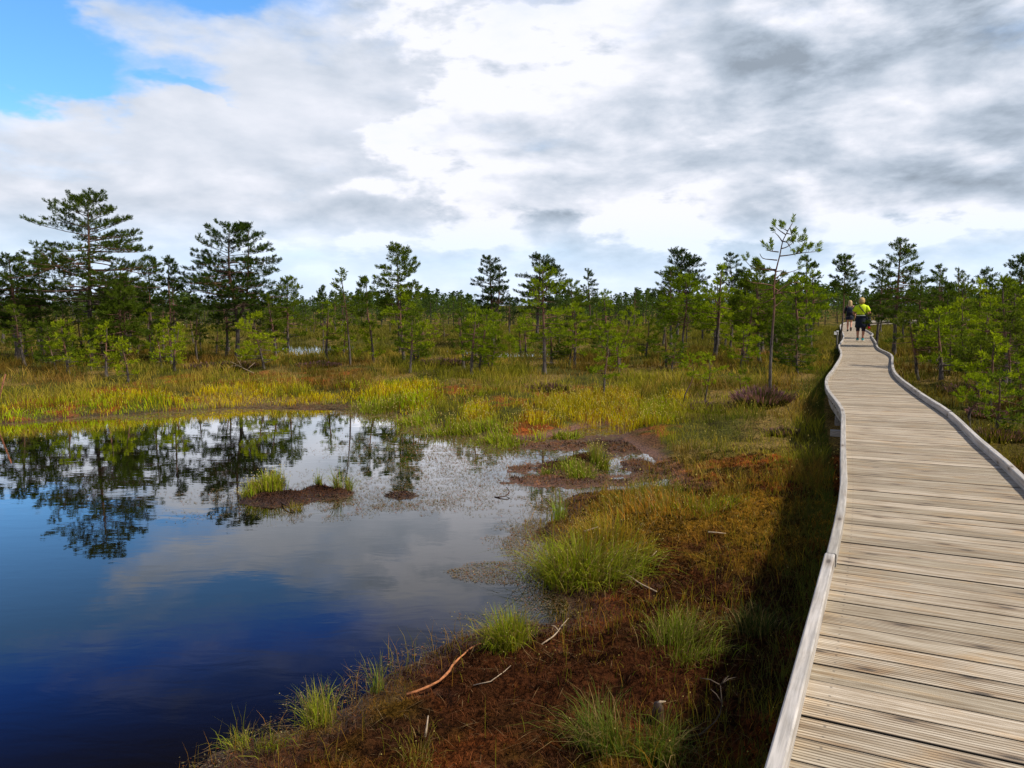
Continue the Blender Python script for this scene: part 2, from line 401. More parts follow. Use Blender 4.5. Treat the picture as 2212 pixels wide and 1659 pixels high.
# raised peat / moss rafts in the main pond: centre px, half-size px (x,y), top height
rafts=[((585,1080),(72,14),.06),((690,1066),(66,14),.075),((640,1075),(85,13),.055),((865,1071),(42,7),.045),((1205,1012),(56,10),.06),((1265,1000),(46,12),.07),((1250,1040),(135,12),.026),((1330,958),(75,20),.032),((1215,962),(90,9),.018),((1385,1012),(42,20),.026),((1135,1012),(40,10),.012)]
def raft_h(x,y):
    h=np.full(np.shape(x),-1.)
    for (cx,cy),(rx,ry),top in rafts:
        X0,Y0=at(cx,cy,0); X1,_=at(cx+rx,cy,0); _,Y1=at(cx,cy-ry,0)
        d=np.hypot((x-X0)/abs(X1-X0),(y-Y0)/abs(Y1-Y0)*.9)+(fbm(x,y,2.2,3,4)-.5)*.9
        h=np.maximum(h,top*(1.25-d*d*1.25)-.0)
    return h
def gz(x,y):
    x=np.asarray(x,float); y=np.asarray(y,float)
    s=seg_dist(x,y,pond)+(fbm(x,y,1.3,3,1)-.5)*.45
    far=sstep(y,9,15)
    n1=fbm(x,y,.9,4,2)-.5; n2=fbm(x,y,4.5,3,5)-.5; n3=fbm(x,y,14,3,7)-.5
    near_bank=(.30*(1-np.exp(-np.maximum(s,0)/1.3)))
    far_bank=.10*(1-np.exp(-np.maximum(s,0)/.25))+.50*(1-np.exp(-np.maximum(s,0)/4.0))
    out=near_bank*(1-far)+far_bank*far
    hum=sstep(s,0,1.0)
    nl=fbm(x,y,6.5,3,10)-.5; out=out+hum*(n1*.16+n2*.07+n3*.035)+(1-far)*nl*.14*sstep(s,.1,.6)+(1-hum)*n3*.02
    ins=np.maximum(-.9,s*.30)+.012*n2
    z=np.where(s>0,out,ins)
    rh=raft_h(x,y); z=np.where(s<.1,np.maximum(z,rh+n3*.05+n2*.05+(n1*.03)),z)
    # knoll of sedge east of the bay
    for pool,dep in ((pool2,.3),(pool3,.3)):
        d=seg_dist(x,y,pool)+(fbm(x,y,.8,3,3)-.5)*1.0
        z=z*sstep(d,-.2,1.6)+(PZ2-.10)*(1-sstep(d,-.2,1.6)); z=np.where(d<0,PZ2-.05+d*.2,z)
    wd=walk_dist(x,y)
    lim=.50+.05*n2
    k=sstep(wd,.7,1.7); z=np.where(z>lim,lim*(1-k)+z*k,z)
    D=np.hypot(x,y); z=z*(1-sstep(D,120,300))+.45*sstep(D,120,300)
    return z

# ------------------------------------------------------------------ ground sheet
def axis(lo,hi,a,b,h0,h1,g):
    c=list(np.arange(a,b+1e-6,h0)); h=h0
    while c[-1]<hi: h=min(h*g,h1(c[-1])); c.append(c[-1]+h)
    h=h0
    while c[0]>lo: h=min(h*g,h1(abs(c[0]))); c.insert(0,c[0]-h)
    return np.array(c)
xs=axis(-2500,2500,-2.6,4.2,.045,lambda q:max(.3,abs(q)*.12) if abs(q)>40 else .16+.004*abs(q),1.03)
ys=axis(-400,3200,2.0,12.0,.045,lambda q:max(.3,abs(q)*.12) if abs(q)>60 else .14+.004*abs(q),1.02)
GX,GY=np.meshgrid(xs,ys); gx=GX.ravel(); gy=GY.ravel()
gzv=gz(gx,gy)
s_=seg_dist(gx,gy,pond); nA=fbm(gx,gy,.7,4,6); nB=fbm(gx,gy,2.6,4,8); nC=fbm(gx,gy,.35,4,9)
def lerp(a,b,k): return a*(1-k[:,None])+b*k[:,None]
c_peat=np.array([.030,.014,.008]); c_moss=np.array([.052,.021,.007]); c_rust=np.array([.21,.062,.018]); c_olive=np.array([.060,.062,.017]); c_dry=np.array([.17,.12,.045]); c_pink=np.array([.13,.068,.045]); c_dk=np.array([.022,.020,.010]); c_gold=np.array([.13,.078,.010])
RUSTP=[(690,850,75,7),(250,842,60,5),(1110,862,90,9),(1290,840,60,6),(980,893,40,5),(1000,838,90,5),(860,905,20,4),(1420,905,60,7),(1350,770,60,6),(1640,775,60,7),(1210,850,60,5)]
def barek(x,y):
    k=np.zeros(len(x)); nB=fbm(x,y,2.6,4,8)
    for (qx,qy,qa,qb) in [(1345,945,62,30),(1405,1000,62,36),(1300,925,50,10),(1470,1045,70,14)]:
        X0,Y0=at(qx,qy,.1); X1,_=at(qx+qa,qy,.1); _,Y1=at(qx,qy-qb,.1)
        k=np.maximum(k,sstep(np.hypot((x-X0)/abs(X1-X0),(y-Y0)/abs(Y1-Y0))+(nB-.5)*1.3,1.15,.8))
    return k
def rustk(x,y):
    k=np.zeros(len(x)); nB=fbm(x,y,2.6,4,8)
    for (qx,qy,qa,qb) in RUSTP:
        X0,Y0=at(qx,qy,.35); X1,_=at(qx+qa,qy,.35); _,Y1=at(qx,qy-qb,.35)
        k=np.maximum(k,sstep(np.hypot((x-X0)/abs(X1-X0),(y-Y0)/abs(Y1-Y0))+(nB-.5)*1.2,1.1,.8))
    return k
def gcolor(x,y,z,s):
    nA=fbm(x,y,.7,4,6); nB=fbm(x,y,2.6,4,8); nC=fbm(x,y,.35,4,9)
    c=np.tile(c_moss,(len(x),1))
    c=lerp(c,c_peat,sstep(nB,.50,.62)*.75)
    c=lerp(c,c_gold,sstep(nA+.3*(fbm(x,y,5,2,1)-.5),.50,.66)*.7)
    c=lerp(c,c_rust*.55,sstep(nA,.50,.40)*sstep(nB,.42,.55)*.6)
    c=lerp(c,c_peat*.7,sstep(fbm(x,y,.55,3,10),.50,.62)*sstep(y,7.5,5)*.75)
    far=sstep(y,8.5,11.5)
    cf=np.tile(c_olive,(len(x),1)); cf=lerp(cf,c_dry,sstep(nA,.45,.65)*.8); cf=lerp(cf,c_rust,sstep(nC,.50,.58)*sstep(nB,.42,.55)*sstep(s,6,2.5)); cf=lerp(cf,c_dk,sstep(nB,.55,.7)*.6)
    c=lerp(c,cf,far)
    for (qx,qy,qa,qb) in RUSTP:
        X0,Y0=at(qx,qy,.35); X1,_=at(qx+qa,qy,.35); _,Y1=at(qx,qy-qb,.35)
        d=np.hypot((x-X0)/abs(X1-X0),(y-Y0)/abs(Y1-Y0))+(nB-.5)*1.2; c=lerp(c,np.array([.16,.058,.018]),sstep(d,1.1,.6)*sstep(fbm(x,y,5,2,3),.36,.56)*.9)
    c=lerp(c,c_pink,sstep(z,.075,.03)*sstep(y,8,9.5)*sstep(x,-1.5,.2)); c=lerp(c,c_peat,sstep(z,.06,.02)*(1-sstep(y,8,9.5)*sstep(x,-1.5,.2))*.7)
    c=lerp(c,c_pink*.8,barek(x,y)*.85)
    r=raft_h(x,y); c=lerp(c,c_peat*1.2,sstep(r,-.02,.03+.04*sstep(x,-2,0))*(s<0))
    return c
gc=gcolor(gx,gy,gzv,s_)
nx,ny=len(xs),len(ys)
ii,jj=np.meshgrid(np.arange(nx-1),np.arange(ny-1)); q=(jj*nx+ii).ravel()
idx=np.stack([q,q+1,q+nx+1,q+nx],1).ravel()
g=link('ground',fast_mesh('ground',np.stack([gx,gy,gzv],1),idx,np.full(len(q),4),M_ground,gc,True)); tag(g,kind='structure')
print('ground verts',len(gx))
# water sheets
b=MB(); b.add([(-60,-30,0),(14,-30,0),(14,30,0),(-60,30,0)],[(0,1,2,3)]); 
wp=[(-26,-8),(2.6,-8),(2.6,15.6),(-26,19.5)]
b=MB(); b.add([(x,y,0) for x,y in wp],[(0,1,2,3)]); o=b.build('pond_water',M_water); tag(o,kind='structure')
for nm,pl in (('pool_water',pool2),('pool_water',pool3)):
    cx=[p[0] for p in pl]; cy=[p[1] for p in pl]
    b=MB(); b.add([(min(cx)-.6,min(cy)-.8,PZ2),(max(cx)+.6,min(cy)-.8,PZ2),(max(cx)+.6,max(cy)+.8,PZ2),(min(cx)-.6,max(cy)+.8,PZ2)],[(0,1,2,3)]); o=b.build(nm,M_water); tag(o,kind='structure')

# ------------------------------------------------------------------ boardwalk
walk=link('boardwalk',None,loc=(Cs[0].x,Cs[0].y,0)); walk.empty_display_size=.3
tag(walk,'winding grey plank boardwalk with low curbs leading to the two walkers','boardwalk')
OFF=Vector((-Cs[0].x,-Cs[0].y,0))
def hit(poly,p,d):
    """intersection of the line p+t*d with the polyline nearest to p"""
    best=None
    for i in range(len(poly)-1):
        a=poly[i]; b_=poly[i+1]
        if (a-p).length>3.2: continue
        e=b_-a; den=d.x*e.y-d.y*e.x
        if abs(den)<1e-9: continue
        w_=a-p; t_=(w_.x*e.y-w_.y*e.x)/den; u=(w_.x*d.y-w_.y*d.x)/den
        if -.02<=u<=1.02 and (best is None or abs(t_)<abs(best)): best=t_
    return best
V=[];FI=[];CC=[];UV=[]
clen=[0]
for i in range(1,len(Cs)): clen.append(clen[-1]+(Cs[i]-Cs[i-1]).length)
clen=np.array(clen); CA=np.array([[p.x,p.y] for p in Cs])
def cpos(s): return Vector((np.interp(s,clen,CA[:,0]),np.interp(s,clen,CA[:,1])))
def cdir(s): return (cpos(min(s+.9,clen[-1]))-cpos(max(s-.9,0))).normalized()
s=0.3; PW=.138; k=0
prof_near=[(-PW/2,-.028),(-PW/2,-.003),(-PW/2+.004,0)]
for i in range(10):
    a0=-PW/2+.004+(PW-.008)*i/10; st_=(PW-.008)/10
    prof_near+=[(a0+st_*.62,0),(a0+st_*.74,-.003),(a0+st_*.88,-.003),(a0+st_*1.0,0)]
prof_near+=[(PW/2,-.003),(PW/2,-.028)]
prof_far=[(-PW/2,-.028),(-PW/2,-.002),(-PW/2+.003,0),(PW/2-.003,0),(PW/2,-.002),(PW/2,-.028)]
while s<clen[-1]-.5:
    p=cpos(s); d=cdir(s); n=Vector((d.y,-d.x))          # to the right
    tl=hit(Ls,p,-n); tr=hit(Rs,p,n)
    if tl is None or tr is None or abs(tl)>1.6 or abs(tr)>1.6: tl=tr=.7
    tl=max(.4,abs(tl)); tr=max(.4,abs(tr))
    rr=random.random(); r2=random.random(); dz=random.uniform(-.002,.002); tw=random.uniform(-.0035,.0035)
    pr=prof_far
    w1=tl-.012+random.uniform(-.008,.008); w2=tr-.012+random.uniform(-.008,.008)
    base=len(V); m_=len(pr)
    for e,(u0) in enumerate((-w1,w2)):
        for (v,h) in pr:
            q=p+n*u0+d*(v+tw*u0); V.append((q.x+OFF.x,q.y+OFF.y,DZ+h+dz)); CC.append((rr,r2,.5+u0*.25)); UV.append((u0+rr*9,v))
    for j in range(m_-1): FI.append((base+j,base+j+1,base+m_+j+1,base+m_+j))
    FI.append(tuple(base+j for j in range(m_-1,-1,-1))); FI.append(tuple(base+m_+j for j in range(m_)))
    FI.append((base+m_-1,base,base+m_,base+2*m_-1))
    s+=PW+random.choice([.009,.011,.008,.012,.010]); k+=1
idx=[i for f in FI for i in f]
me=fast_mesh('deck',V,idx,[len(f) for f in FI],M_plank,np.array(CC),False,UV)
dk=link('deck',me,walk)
print('planks',k)
# curbs: pieces butted end to end
def curb_run(line,side,breaks):
    acc=[0]
    for i in range(1,len(line)): acc.append(acc[-1]+(line[i]-line[i-1]).length)
    acc=np.array(acc); A=np.array([[p.x,p.y] for p in line]); tot=acc[-1]
    bs=[0]+[b_ for b_ in breaks if b_<tot]; 
    while bs[-1]<tot-6: bs.append(bs[-1]+random.uniform(4.5,6))
    bs.append(tot)
    for bi in range(len(bs)-1):
        s0,s1=bs[bi]+.004,bs[bi+1]-.004; n=max(2,int((s1-s0)/.62)); V=[];FI=[];UV=[];
        rr=random.random(); r2=random.uniform(.3,.9); dz=random.uniform(-.004,.006); dx=random.uniform(-.004,.006)
        W=.052; hh=.078
        for i in range(n+1):
            q=s0+(s1-s0)*i/n
            p=Vector((np.interp(q,acc,A[:,0]),np.interp(q,acc,A[:,1])))
            a=Vector((np.interp(max(q-.25,0),acc,A[:,0]),np.interp(max(q-.25,0),acc,A[:,1])));b_=Vector((np.interp(min(q+.25,tot),acc,A[:,0]),np.interp(min(q+.25,tot),acc,A[:,1])))
            d=(b_-a).normalized(); nn=Vector((d.y,-d.x))*side
            wob=(fbm(q,side*3,1.5,2,3)-.5)*.006
            for (u,h) in ((0,.002),(0,hh-.006),(.006,hh),(W-.006,hh),(W,hh-.006),(W,.002)):
                pp=p+nn*(u+dx+wob); V.append((pp.x+OFF.x,pp.y+OFF.y,DZ+h+dz+wob*.5)); UV.append((q,u+h))
        for i in range(n):
            for j in range(6):
                j2=(j+1)%6; f=(i*6+j,i*6+j2,(i+1)*6+j2,(i+1)*6+j); FI.append(f if side<0 else f[::-1])
        FI.append(tuple(range(6))); FI.append(tuple(n*6+j for j in range(5,-1,-1)))
        me=fast_mesh('curb',V,[i for f in FI for i in f],[len(f) for f in FI],M_curb,np.array([(rr,r2,0)]*len(V)),False,UV)
        link('curb',me,walk)
def arc(line,pt):
    acc=0;best=(1e9,0)
    for i in range(1,len(line)):
        acc+=(line[i]-line[i-1]).length; d=(line[i]-Vector(pt)).length
        if d<best[0]: best=(d,acc)
    return best[1]
curb_run(Ls,1,[arc(Ls,at(1795,1180,DZ+.08)),arc(Ls,at(1814,882,DZ+.08)),arc(Ls,at(1799,793,DZ+.08))])
curb_run(Rs,-1,[arc(Rs,at(2150,970,DZ+.08)),arc(Rs,at(2058,889,DZ+.08)),arc(Rs,at(1993,848,DZ+.08)),arc(Rs,at(1930,783,DZ+.08))])
# stringers and cross bearers under the deck
def sweep(line,off0,W,z0,z1,name,material,smax):
    V=[];FI=[];UV=[];n=0
    for i in range(0,len(line)-1,2):
        p=line[i]; d=(line[min(i+2,len(line)-1)]-line[max(i-2,0)]).normalized(); nn=Vector((d.y,-d.x))
        for (u,h) in ((off0,z0),(off0,z1),(off0+W,z1),(off0+W,z0)):
            q=p+nn*u; V.append((q.x+OFF.x,q.y+OFF.y,h)); UV.append((i*.25,u+h))
        n+=1
    for i in range(n-1):
        for j in range(4): j2=(j+1)%4; FI.append((i*4+j,i*4+j2,(i+1)*4+j2,(i+1)*4+j)[::-1])
    FI.append((0,1,2,3)); FI.append(tuple((n-1)*4+j for j in(3,2,1,0)))
    me=fast_mesh(name,V,[i for f in FI for i in f],[len(f) for f in FI],material,np.array([(.4,.2,0)]*len(V)),False,UV)
    return link(name,me,walk)
sweep(Ls,.07,.05,DZ-.20,DZ-.030,'stringer',M_curb,0); sweep(Rs,-.12,.05,DZ-.20,DZ-.030,'stringer',M_curb,0)
BL=list(np.arange(1.3,34,2.35)); BEAR=min(range(len(BL)),key=lambda i_:abs(cpos(BL[i_]).y-8.9))
for i,s in enumerate(BL):
    p=cpos(s); d=cdir(s); n=Vector((d.y,-d.x)); b=MB()
    ang=math.atan2(n.y,n.x); M=Matrix.Rotation(ang,3,'Z')
    b.box((p.x+OFF.x-n.x*.06,p.y+OFF.y-n.y*.06,DZ-.285),(1.0+(i==BEAR)*.32,.09,.08),M,(.4,.3,0)); V=b
    idx=[k_ for f in b.f for k_ in f]
    me=fast_mesh('bearer',b.v,idx,[4]*6,M_curb,np.array(b.c),False,[(v[0]*1.,v[1]+v[2]) for v in b.v]); link('bearer',me,walk)
    for sd_ in (-.5,.45):
        b=MB(); q=p+n*sd_; b.tube([(q.x+OFF.x,q.y+OFF.y,-.1),(q.x+OFF.x,q.y+OFF.y,DZ-.366)],.06,8); b.build('support_post',M_greybark,walk,smooth=False)

# ------------------------------------------------------------------ pines
def rot_to(d):
    return Vector((0,0,1)).rotation_difference(d.normalized()).to_matrix()
def tufts_mesh(tufts,nn,nl,nw,base,varc,rs,name='crown'):
    """tufts: list of (pos,axis,size). each one a brush of needles"""
    T=len(tufts); Pn=np.array([list(a)+list(b_)+[c] for a,b_,c in tufts])
    pos=np.repeat(Pn[:,:3],nn,0); ax=np.repeat(Pn[:,3:6],nn,0); sz=np.repeat(Pn[:,6],nn)
    n=len(pos)
    along=rs.random(n); rnd=rs.normal(size=(n,3)); rnd-= (rnd*ax).sum(1)[:,None]*ax; rnd/=np.linalg.norm(rnd,axis=1)[:,None]+1e-9
    d=ax*(.45+.5*along)[:,None]+rnd*(.95-.45*along)[:,None]; d[:,2]+=.12; d/=np.linalg.norm(d,axis=1)[:,None]
    b0=pos+ax*(along*sz*.75)[:,None]
    L=nl*sz/ .14*(.7+.5*rs.random(n)); tip=b0+d*L[:,None]
    sidev=np.cross(d,rs.normal(size=(n,3))); sidev/=np.linalg.norm(sidev,axis=1)[:,None]+1e-9
    wv=sidev*(nw*(.7+.6*rs.random(n)))[:,None]; mid=b0+d*(L*.5)[:,None]
    V=np.stack([b0,mid+wv,tip,mid-wv],1).reshape(-1,3)
    tc=np.repeat(np.clip(rs.normal(0,1,T),-1.6,1.6),nn)
    c=np.array(base)[None,:]*(1+varc*tc[:,None]*np.array([1.2,1.0,.6]))*(.85+.3*rs.random(n))[:,None]
    c=np.repeat(np.clip(c,.004,1),4,0)
    idx=np.arange(n*4)
    return fast_mesh(name,V,idx,np.full(n,4),M_leaf,c)
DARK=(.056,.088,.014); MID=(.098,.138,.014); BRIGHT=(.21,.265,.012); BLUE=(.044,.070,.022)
def pine_meshes(seed,H,r0,prof,base=MID,lean=None,nbr=30,tuft=.15,nn=14,nl=.085,nw=.0085,subgap=.16,dead=8,up=.25,twist=.5,tstep=.11,varc=.22,top=None,flat=1.0,fork=None,droop=0.,bias=None):
    rs=np.random.default_rng(seed); rd=random.Random(seed)
    tr=MB(); tufts=[]
    # trunk path
    if lean is None:
        pts=[];x=y=0; vx=rd.uniform(-.05,.05)*twist; vy=rd.uniform(-.05,.05)*twist
        n=9
        for i in range(n+1):
            pts.append(Vector((x,y,H*i/n))); vx+=rd.uniform(-.05,.05)*twist-vx*.15; vy+=rd.uniform(-.05,.05)*twist-vy*.15; x+=vx*H/n*1.6; y+=vy*H/n*1.6
        pts[0].x=pts[0].y=0
    else: pts=[Vector(p) for p in lean]; 
    pts=spline(pts,H/14)
    N=len(pts); rad=[r0*(1-.88*(i/(N-1)))**.9+.002 for i in range(N)]; rad[0]*=1.35
    p0=pts[0]; pts=[Vector((p0.x,p0.y,p0.z-.12))]+pts; rad=[rad[0]*1.1]+rad
    tr.tube(pts,rad,7)
    def tp(tt):
        f=1+tt*(N-1); i=min(int(f),N-1); k=f-i; return pts[i].lerp(pts[min(i+1,N)],k),rad[i]*(1-k)+rad[min(i+1,N)]*k
    leaders=[(tp,1.0,0)]
    if fork:
        ft,fdx,fdy,fh=fork
        b0,br=tp(ft); fp=[b0,b0+Vector((fdx*.7,fdy*.7,(H-b0.z)*fh*.25)),b0+Vector((fdx,fdy,(H-b0.z)*fh))]
        fp=spline(fp,H/14); fr=[br*.8*(1-.85*i/(len(fp)-1))+.002 for i in range(len(fp))]
        tr.tube(fp,fr,6)
        def tp2(tt):
            z_=(tt-ft)/(1-ft); f=max(0,z_)*(len(fp)-1); i=min(int(f),len(fp)-2); k=f-i; return fp[i].lerp(fp[i+1],min(1,k)),fr[i]
        leaders.append((tp2,.8,ft))
    ts=[p[0] for p in prof]; rsn=[p[1] for p in prof]; t0,t1=ts[0],ts[-1]
    for (fn,sc_,tm) in leaders:
      for b_ in range(int(nbr*(1 if tm==0 else .6))):
        tt=t0+(t1-t0)*((b_+rd.random())/nbr if tm==0 else rd.random())
        if tt<tm+.02: tt=tm+.05+rd.random()*(t1-tm)*.9
        tt=min(tt,.985)
        st,sr=fn(tt); L=float(np.interp(tt,ts,rsn))*rd.uniform(.55,1.12)*sc_
        a=rd.uniform(0,2*math.pi)
        if bias is not None and rd.random()<.45: a=bias+rd.uniform(-.9,.9); L*=1.1
        e=math.radians(-4+rd.uniform(-9,12))+math.radians(38)*max(0,(tt-.6)/.4)**1.3+up*rd.uniform(-.3,.5)-droop
        d=Vector((math.cos(a)*math.cos(e),math.sin(a)*math.cos(e),math.sin(e)))
        nseg=max(3,int(L/.2)); bp=[st]; dd=d.copy()
        for i in range(nseg):
            dd=(dd+Vector((rd.uniform(-.16,.16),rd.uniform(-.16,.16),rd.uniform(-.09,.09)+(up*.35 if i>nseg*.65 else 0)))).normalized()
            bp.append(bp[-1]+dd*(L/nseg))
        br=max(.004,min(sr*.45,.008+.011*L)); tr.tube(bp,[br*(1-.8*i/nseg) for i in range(nseg+1)],4,cap=False)
        # laterals
        s=rd.uniform(.22,.4)*L; sd_=1
        while s<L:
            f=s/L*nseg; i=min(int(f),nseg-1); q=bp[i].lerp(bp[i+1],f-i); dr=(bp[i+1]-bp[i]).normalized()
            lat=Vector((-dr.y,dr.x,0)); lat=lat.normalized()*sd_ if lat.length>1e-3 else Vector((1,0,0))
            l2=(.30*(L-s)+.10+.12*L*.4)*rd.uniform(.6,1.2); d2=(dr*.75+lat*.8+Vector((0,0,rd.uniform(-.05,.35)*flat))).normalized()
            e2=q+d2*l2; m2=q.lerp(e2,.5)+Vector((0,0,-.03*l2))
            tr.tube([q,m2,e2],[br*.4,br*.3,.003],3,cap=False)
            k_=.35*l2 if l2>.2 else 0
            while k_<=l2+.02:
                pq=q+d2*k_; ax=(d2*.6+Vector((rd.uniform(-.5,.5),rd.uniform(-.5,.5),rd.uniform(.2,.8)*flat))).normalized()
                tufts.append((pq,ax,tuft*rd.uniform(.7,1.2))); k_+=tstep
            tufts.append((e2,(d2+Vector((0,0,.45))).normalized(),tuft*rd.uniform(.8,1.25)))
            s+=subgap*rd.uniform(.7,1.3); sd_=-sd_
        for _ in range(2): tufts.append((bp[-1],(dd+Vector((rd.uniform(-.3,.3),rd.uniform(-.3,.3),.5))).normalized(),tuft*1.1))
      tpp,_=fn(1.0 if tm==0 else .999)
      for _ in range(3): tufts.append((tpp,Vector((rd.uniform(-.4,.4),rd.uniform(-.4,.4),1)).normalized(),tuft*1.2))
    # dead lower limbs
    for _ in range(dead):
        tt=rd.uniform(.12,max(t0,.2)+.12); st,sr=tp(tt); L=rd.uniform(.15,.5)*max(rsn)*.9; a=rd.uniform(0,6.28)
        d=Vector((math.cos(a),math.sin(a),rd.uniform(-.25,.35))); bp=[st]
        for i in range(4): d=(d+Vector((rd.uniform(-.35,.35),rd.uniform(-.35,.35),rd.uniform(-.2,.25)))).normalized(); bp.append(bp[-1]+d*L/4)
        tr.tube(bp,[max(.004,sr*.22)*(1-.75*i/4) for i in range(5)],3,cap=False)
        if rd.random()<.5:
            d2=(d+Vector((rd.uniform(-1,1),rd.uniform(-1,1),.3))).normalized(); tr.tube([bp[2],bp[2]+d2*L*.4],[.005,.002],3,cap=False)
    return tr.mesh('trunk',M_bark,True),tufts_mesh(tufts,nn,nl,nw,base,varc,rs)
NT_=[0]; OLV=(.078,.104,.014)
def place_pine(ms,x,y,label,cat='pine tree',group=None,s=1.0,rz=0,sz=None,z=None,name='pine_tree',tilt=0):
    z=float(gz(np.array([x]),np.array([y]))[0]) if z is None else z
    r=link(name,None,loc=(x,y,z),rz=rz); r.scale=(s,s,sz or s); r.empty_display_size=.2
    if tilt: r.rotation_euler=(tilt,tilt*.5,rz)
    tag(r,label,cat,group)
    link('trunk',ms[0],r); link('crown',ms[1],r); NT_[0]+=1
    return r
def from_px(px,basey,D=None,gzg=.5):
    """ground point below picture column px at distance D, or where row basey meets the ground"""
    a,b,c=ray(px,basey)
    if D is None:
        z=gzg
        for _ in range(5):
            k=(z-CAMZ)/c; z=float(gz(np.array([a*k]),np.array([b*k]))[0])
        return a*k,b*k,z
    k=D/b; return a*k,D,float(gz(np.array([a*k]),np.array([D]))[0])
def top_h(px,topy,x,y,z):
    a,b,c=ray(px,topy); return CAMZ+c*(y/b)-z
def hero(seed,px,topy,basey,label,wpx,lo=.3,D=None,base=MID,topx=None,prof=None,**kw):
    x,y,z=from_px(px,basey,D)
    H=top_h(px,topy,x,y,z); Rr=wpx/2/F*y
    dx=((topx if topx is not None else px)-px)/F*y
    pr=prof or [(lo,.55),(lo+.15*(1-lo),.95),(lo+.35*(1-lo),1.0),(lo+.65*(1-lo),.72),(lo+.88*(1-lo),.42),(1,.16)]
    pr=[(a,b_*Rr*1.02) for a,b_ in pr]
    if 'lean' not in kw and topx is not None:
        rd=random.Random(seed); kw['lean']=[(0,0,0),(dx*.2+rd.uniform(-.05,.05),rd.uniform(-.08,.08),H*.3),(dx*.6+rd.uniform(-.06,.06),rd.uniform(-.1,.1),H*.65),(dx,0,H)]
    r0=kw.pop('r0',.022*H+.01)*.85
    if D and kw.get('nbr',0)<60: kw['nbr']=int(kw['nbr']*1.35)
    ms=pine_meshes(seed,H,r0,pr,base,**kw)
    return place_pine(ms,x,y,label,z=z)
FARK=dict(nn=22,nw=.0085,nl=.085,tuft=.15)
# -- large pines on the left
hero(1,197,433,765,'largest pine on the left, tall with wide layered crown',330,lo=.36,D=24,base=DARK,topx=208,nbr=105,dead=10,r0=.10,subgap=.17,tstep=.12,prof=[(.34,.45),(.42,.85),(.55,1.0),(.66,.86),(.78,.66),(.9,.42),(1,.14)],**FARK)
hero(2,512,492,770,'tall pine with forked trunk and broad dome crown, second largest on the left',225,lo=.42,D=24.5,base=DARK,topx=505,nbr=58,dead=14,r0=.085,subgap=.17,tstep=.12,fork=(.33,.42,.1,.97),prof=[(.36,.5),(.45,1.0),(.6,.95),(.78,.7),(.92,.42),(1,.16)],**FARK)
hero(3,865,537,757,'narrow orange stemmed pine standing alone in the middle behind the pond',112,lo=.42,D=26.5,base=MID,topx=861,nbr=70,dead=12,r0=.06,prof=[(.40,.8),(.5,1.0),(.66,.95),(.8,.72),(.93,.4),(1,.15)],**FARK)
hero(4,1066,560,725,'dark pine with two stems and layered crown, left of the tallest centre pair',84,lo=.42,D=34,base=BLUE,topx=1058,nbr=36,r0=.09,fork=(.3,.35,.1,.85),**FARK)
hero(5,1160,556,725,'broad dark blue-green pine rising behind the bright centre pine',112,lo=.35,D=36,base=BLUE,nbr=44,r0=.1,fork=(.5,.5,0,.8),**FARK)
hero(6,1176,585,802,'crooked orange stemmed pine with yellow-green crown in the centre',128,lo=.42,base=BRIGHT,nbr=32,dead=16,r0=.06,lean=None,topx=1168,prof=[(.32,.55),(.45,1),(.6,.95),(.8,.62),(1,.18)],tuft=.14,nn=14,nw=.009,nl=.085)
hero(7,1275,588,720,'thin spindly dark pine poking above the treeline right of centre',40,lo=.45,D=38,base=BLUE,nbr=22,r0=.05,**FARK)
hero(8,1240,612,735,'olive pine beside the bright centre pine',92,lo=.3,D=29,base=MID,nbr=34,r0=.06,**FARK)
hero(9,1450,585,745,'pine with drooping left limbs in the right centre clump',80,lo=.35,D=32,base=MID,nbr=34,r0=.07,droop=.08,**FARK)
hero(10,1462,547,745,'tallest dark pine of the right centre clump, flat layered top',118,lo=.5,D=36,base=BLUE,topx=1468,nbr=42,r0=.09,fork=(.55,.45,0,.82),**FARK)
hero(11,1474,602,768,'yellow-green round crowned pine in front of the right centre clump',104,lo=.45,D=24,base=BRIGHT,topx=1478,nbr=30,r0=.05,dead=14,tuft=.15,nn=14,nw=.011,nl=.09)
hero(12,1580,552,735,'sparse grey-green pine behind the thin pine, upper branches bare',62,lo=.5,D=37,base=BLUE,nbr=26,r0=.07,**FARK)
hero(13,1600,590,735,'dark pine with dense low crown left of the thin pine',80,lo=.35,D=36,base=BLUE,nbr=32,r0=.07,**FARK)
hero(14,1742,560,740,'dark pine just right of the thin pine top',75,lo=.35,D=34,base=DARK,nbr=34,r0=.07,**FARK)
hero(15,1813,558,733,'pine with bare reddish lower stem standing at the boardwalk edge by the walkers',70,lo=.62,D=31.5,base=DARK,topx=1818,nbr=30,dead=14,r0=.05,**FARK)
hero(16,1931,525,758,'large dark pine right of the walkers with hooked stem',118,lo=.33,D=26.5,base=DARK,topx=1934,nbr=48,dead=8,r0=.085,bias=0,prof=[(.3,.8),(.45,1),(.6,.86),(.78,.62),(.92,.34),(1,.12)],**FARK)
hero(17,1893,570,740,'bushy dark pine directly behind the hooked pine',85,lo=.3,D=33,base=DARK,nbr=36,r0=.07,**FARK)
hero(18,2024,580,740,'small dark pine with ragged top between the hooked pine and right edge',58,lo=.4,D=30,base=DARK,nbr=22,r0=.05,**FARK)
hero(19,2128,586,745,'ragged pine with bare top near the right edge',72,lo=.4,D=31,base=DARK,nbr=26,r0=.05,**FARK)
hero(20,2196,557,745,'flat topped dark pine at the right edge of view',100,lo=.52,D=31,base=BLUE,nbr=40,r0=.08,**FARK)
hero(21,38,560,755,'dense dark pine at the left edge of view',130,lo=.3,D=24,base=DARK,nbr=46,r0=.09,**FARK)
hero(22,92,572,758,'dark pine filling the gap left of the largest pine',95,lo=.3,D=26,base=DARK,nbr=34,r0=.07,**FARK)
